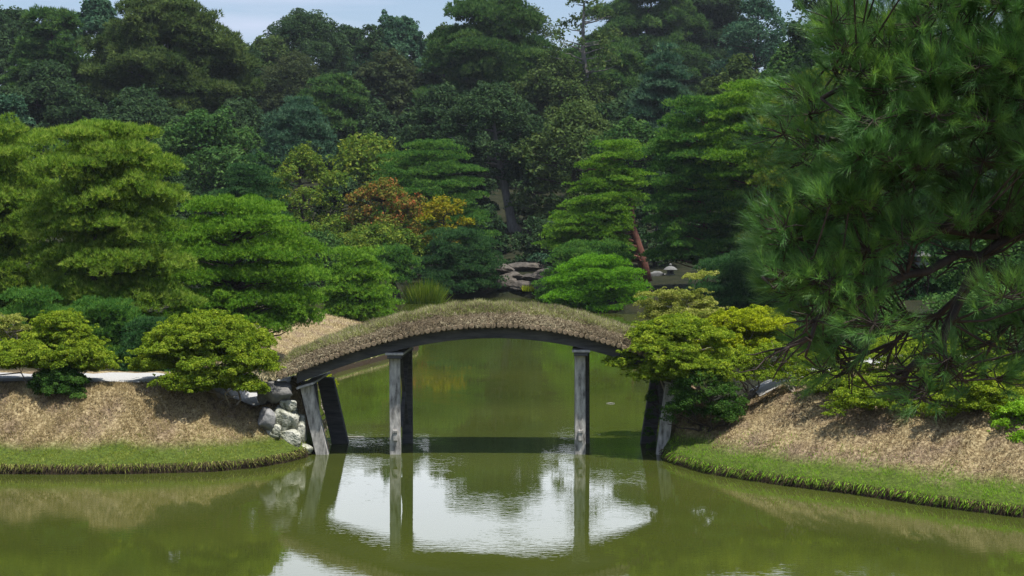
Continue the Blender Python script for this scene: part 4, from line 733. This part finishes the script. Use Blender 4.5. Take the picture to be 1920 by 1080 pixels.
# ---------------------------------------------------------------- the near pine
def near_pine():
    rng = np.random.default_rng(77); root = empty('pine_tree', (4.3, 9.4, zg(4.3, 9.4))); tag(root, 'near dark pine filling the right side of the picture with long needles on drooping boughs', 'pine tree')
    TR = [(4.3, 9.4, 2.4), (4.2, 9.35, 4.5), (4.0, 9.2, 6.2), (4.1, 9.3, 8.2), (4.0, 9.4, 10.5)]
    m_ = MB(); m_.tube(TR, [.26, .2, .17, .12, .05], 12); m_.build('trunk', M_bark, root, smooth=True)
    br_ = MB(); tips = []
    def P(px, py, Y): return np.array(U(px, py, Y))
    # boughs: pixel polylines with distance
    B = [([(2250, 300, 9.2), (2080, 380, 8.9), (1890, 445, 8.6), (1800, 560, 8.4), (1740, 660, 8.3), (1690, 720, 8.2)], .045),
         ([(1890, 445, 8.6), (1800, 475, 8.5), (1700, 515, 8.3), (1600, 560, 8.2), (1530, 600, 8.1), (1480, 650, 8.0)], .026),
         ([(1850, 500, 8.5), (1760, 590, 8.6), (1680, 640, 8.6), (1600, 690, 8.7)], .02),
         ([(1800, 560, 8.4), (1770, 640, 8.2), (1775, 690, 8.1), (1730, 730, 8.1)], .016),
         ([(2100, 420, 9.0), (1990, 520, 8.8), (1900, 600, 8.7), (1840, 680, 8.6)], .022),
         ([(2200, 140, 9.2), (2000, 155, 9.0), (1860, 160, 8.8), (1730, 178, 8.6), (1620, 165, 8.5), (1540, 185, 8.4)], .032),
         ([(1999, 155, 9.0), (1850, 100, 8.9), (1720, 70, 8.8), (1600, 90, 8.7)], .02),
         ([(2200, 250, 9.2), (1980, 290, 8.9), (1800, 330, 8.7), (1650, 350, 8.5), (1520, 400, 8.4), (1440, 440, 8.3)], .03),
         ([(1800, 330, 8.7), (1680, 290, 8.6), (1560, 260, 8.5), (1480, 240, 8.4)], .018),
         ([(1890, 445, 8.6), (1760, 430, 8.5), (1620, 470, 8.3), (1500, 500, 8.2), (1430, 520, 8.1)], .02),
         ([(2150, 20, 9.3), (1950, 10, 9.1), (1800, 0, 8.9), (1680, 20, 8.8)], .025),
         ([(1980, 290, 8.9), (1900, 280, 8.9), (1850, 240, 8.8)], .018)]
    polys = []
    for pts, r in B:
        q = [P(*a) for a in pts]
        if pts[0][0] >= 2000:
            ta = np.array(TR); zt = max(2.9, q[0][2] - .25); tp_ = np.array([np.interp(zt, ta[:, 2], ta[:, 0]), np.interp(zt, ta[:, 2], ta[:, 1]), zt]); q = [tp_] + q
        d = [q[0]]
        for a, b in zip(q[:-1], q[1:]): d += [(a + b) / 2 + rng.normal(size=3) * .025, b]
        br_.tube(d, list(np.linspace(r, r * .35, len(d))), 7); polys.append(np.array(d))
    # fine dark twigs in the see-through part
    for _ in range(240):
        pl = polys[rng.choice([0, 1, 2, 3, 4], p=[.35, .2, .2, .15, .1])]; i = rng.integers(2, len(pl)); s = pl[i]; v = pl[i] - pl[i - 1]; v = v / np.linalg.norm(v)
        d = v + rng.normal(size=3) * np.array([.7, .5, .6]) + np.array([-.2, 0, .1]); d = d / np.linalg.norm(d); L = rng.uniform(.10, .30); ee = s + d * L
        if ee[2] < CAMH - (765 - 370) / F * ee[1]: continue
        q = [s, s + d * L * .4 + rng.normal(size=3) * .02, s + d * L * .75 + rng.normal(size=3) * .03, s + d * L + np.array([0, 0, .02])]
        br_.tube(q, [.006, .0045, .0035, .002], 4, cap=False)
    # needle sprays
    SP = []
    def spray(px, py, r, Y, n): SP.append((px, py, r, Y, n))
    left = [(0, 1560), (60, 1520), (120, 1520), (180, 1460), (220, 1435), (280, 1450), (330, 1520), (390, 1450), (430, 1405), (480, 1400), (530, 1430), (590, 1490), (650, 1490), (700, 1510), (740, 1590), (790, 1700)]
    ly = [a for a, b in left]; lx = [b for a, b in left]
    g = 0
    while g < 310:
        py = rng.uniform(-90, 760); px = rng.uniform(1390, 2000); l = np.interp(py, ly, lx) + 25
        if px < l: continue
        hole = (1640 < px < 1960 and 430 < py < 790 and py > 430 + (1900 - px) * .12); keep = 1.0
        if hole: keep = .06 if px < 1800 else .22
        if px > 1600 and py > 710: keep = .12
        if px > 1560 and py > 640: keep = min(keep, .3)
        if rng.uniform() > keep: continue
        SP.append((px, py, rng.uniform(24, 62), rng.uniform(7.9, 9.3), rng.integers(12, 21))); g += 1
    allpl = np.vstack(polys); tp = []; td = []; tone = []
    for px, py, r, Y, n in SP:
        c = P(px, py, Y); k = np.argmin(((allpl - c) ** 2).sum(1)); s = allpl[k]; ax = c - s; L = np.linalg.norm(ax); ax = ax / max(L, 1e-6)
        ax = ax * .6 + np.array([-.55, -.15, .25]); ax /= np.linalg.norm(ax)
        br_.tube([s, (s + c) / 2 + rng.normal(size=3) * .04 - np.array([0, 0, .04]), c], [.008, .006, .004], 5, cap=False)
        R = r / F * Y; t0 = rng.normal(.45, .15)
        for _ in range(n):
            o = rng.normal(size=3); o /= np.linalg.norm(o); q = c + o * R * rng.uniform(.3, 1.1) * np.array([1.25, 1, .7]); d = ax * .9 + o * .75 + rng.normal(size=3) * .15 + np.array([0, 0, .25]); d /= np.linalg.norm(d)
            tp.append(q); td.append(d); tone.append(np.clip(t0 + rng.normal(0, .12), 0, 1)); br_.tube([c, (c + q) / 2 + rng.normal(size=3) * .01, q + d * .02], [.0035, .003, .002], 4, cap=False)
    br_.build('branch', M_bark, root, smooth=True)
    tp = np.array(tp); td = np.array(td); tone = np.array(tone); n = len(tp); K = 60
    p = np.repeat(tp, K, 0); ax = np.repeat(td, K, 0); al = rng.uniform(-.02, .08, (n * K, 1)); p = p + ax * al
    o = rng.normal(size=(n * K, 3)); o -= ax * (o * ax).sum(1, keepdims=True); o = unit(o); d = unit(ax * rng.uniform(.7, 1.6, (n * K, 1)) + o * rng.uniform(.15, .8, (n * K, 1)))
    L = rng.uniform(.07, .112, n * K); V = blades(p, d, L, rng.uniform(.0016, .0025, n * K), rng)
    link('needles', npmesh('needles', V, 3, np.clip(np.repeat(tone, K) + rng.normal(0, .1, n * K), 0, 1)), LM['pine_near'], root)
    # the crown above the picture, which shades the boughs
    pads = []
    for _ in range(20):
        a = rng.uniform(0, 6.28); r = 3.6 * math.sqrt(rng.uniform(0, 1)); z = rng.uniform(7.3, 10.8); r *= (1 - max(0, z - 9) * .3)
        pads.append((4.0 + r * math.cos(a) , 8.6 + r * math.sin(a), z, .65, .65, .3))
    V, T = needles(sub(np.array(pads), 6, .5, rng), 55, .16, .02, 5, rng); link('crown', npmesh('crown', V, 3, T), LM['pine_near'], root)
near_pine()
# drop leaf stubs floating near the posts
rng = np.random.default_rng(9)
for px, py, L in ((662, 820, .5), (1145, 757, .22)):
    gx, gy = G(px, py); m_ = MB(); m_.tube([(gx - L / 2, gy, .012), (gx, gy + .03, .016), (gx + L / 2, gy + .01, .012)], [.008, .012, .006], 5)
    tag(m_.build('floating_twig', M_cap), 'pale twig floating on the water right of the left abutment posts' if px < 800 else 'short pale twig floating behind the right hand bridge post', 'twig')

# ---------------------------------------------------------------- air
m, t, o = newmat('haze_air'); pv = N(t, 'ShaderNodeVolumePrincipled'); pv.inputs['Density'].default_value = .00016; pv.inputs['Color'].default_value = (.80, .88, 1, 1); pv.inputs['Anisotropy'].default_value = .2
t.links.new(pv.outputs[0], o.inputs['Volume'])
mb = MB(); mb.box(-220, 220, -30, 400, -2, 45); tag(mb.build('haze', m), kind='stuff')
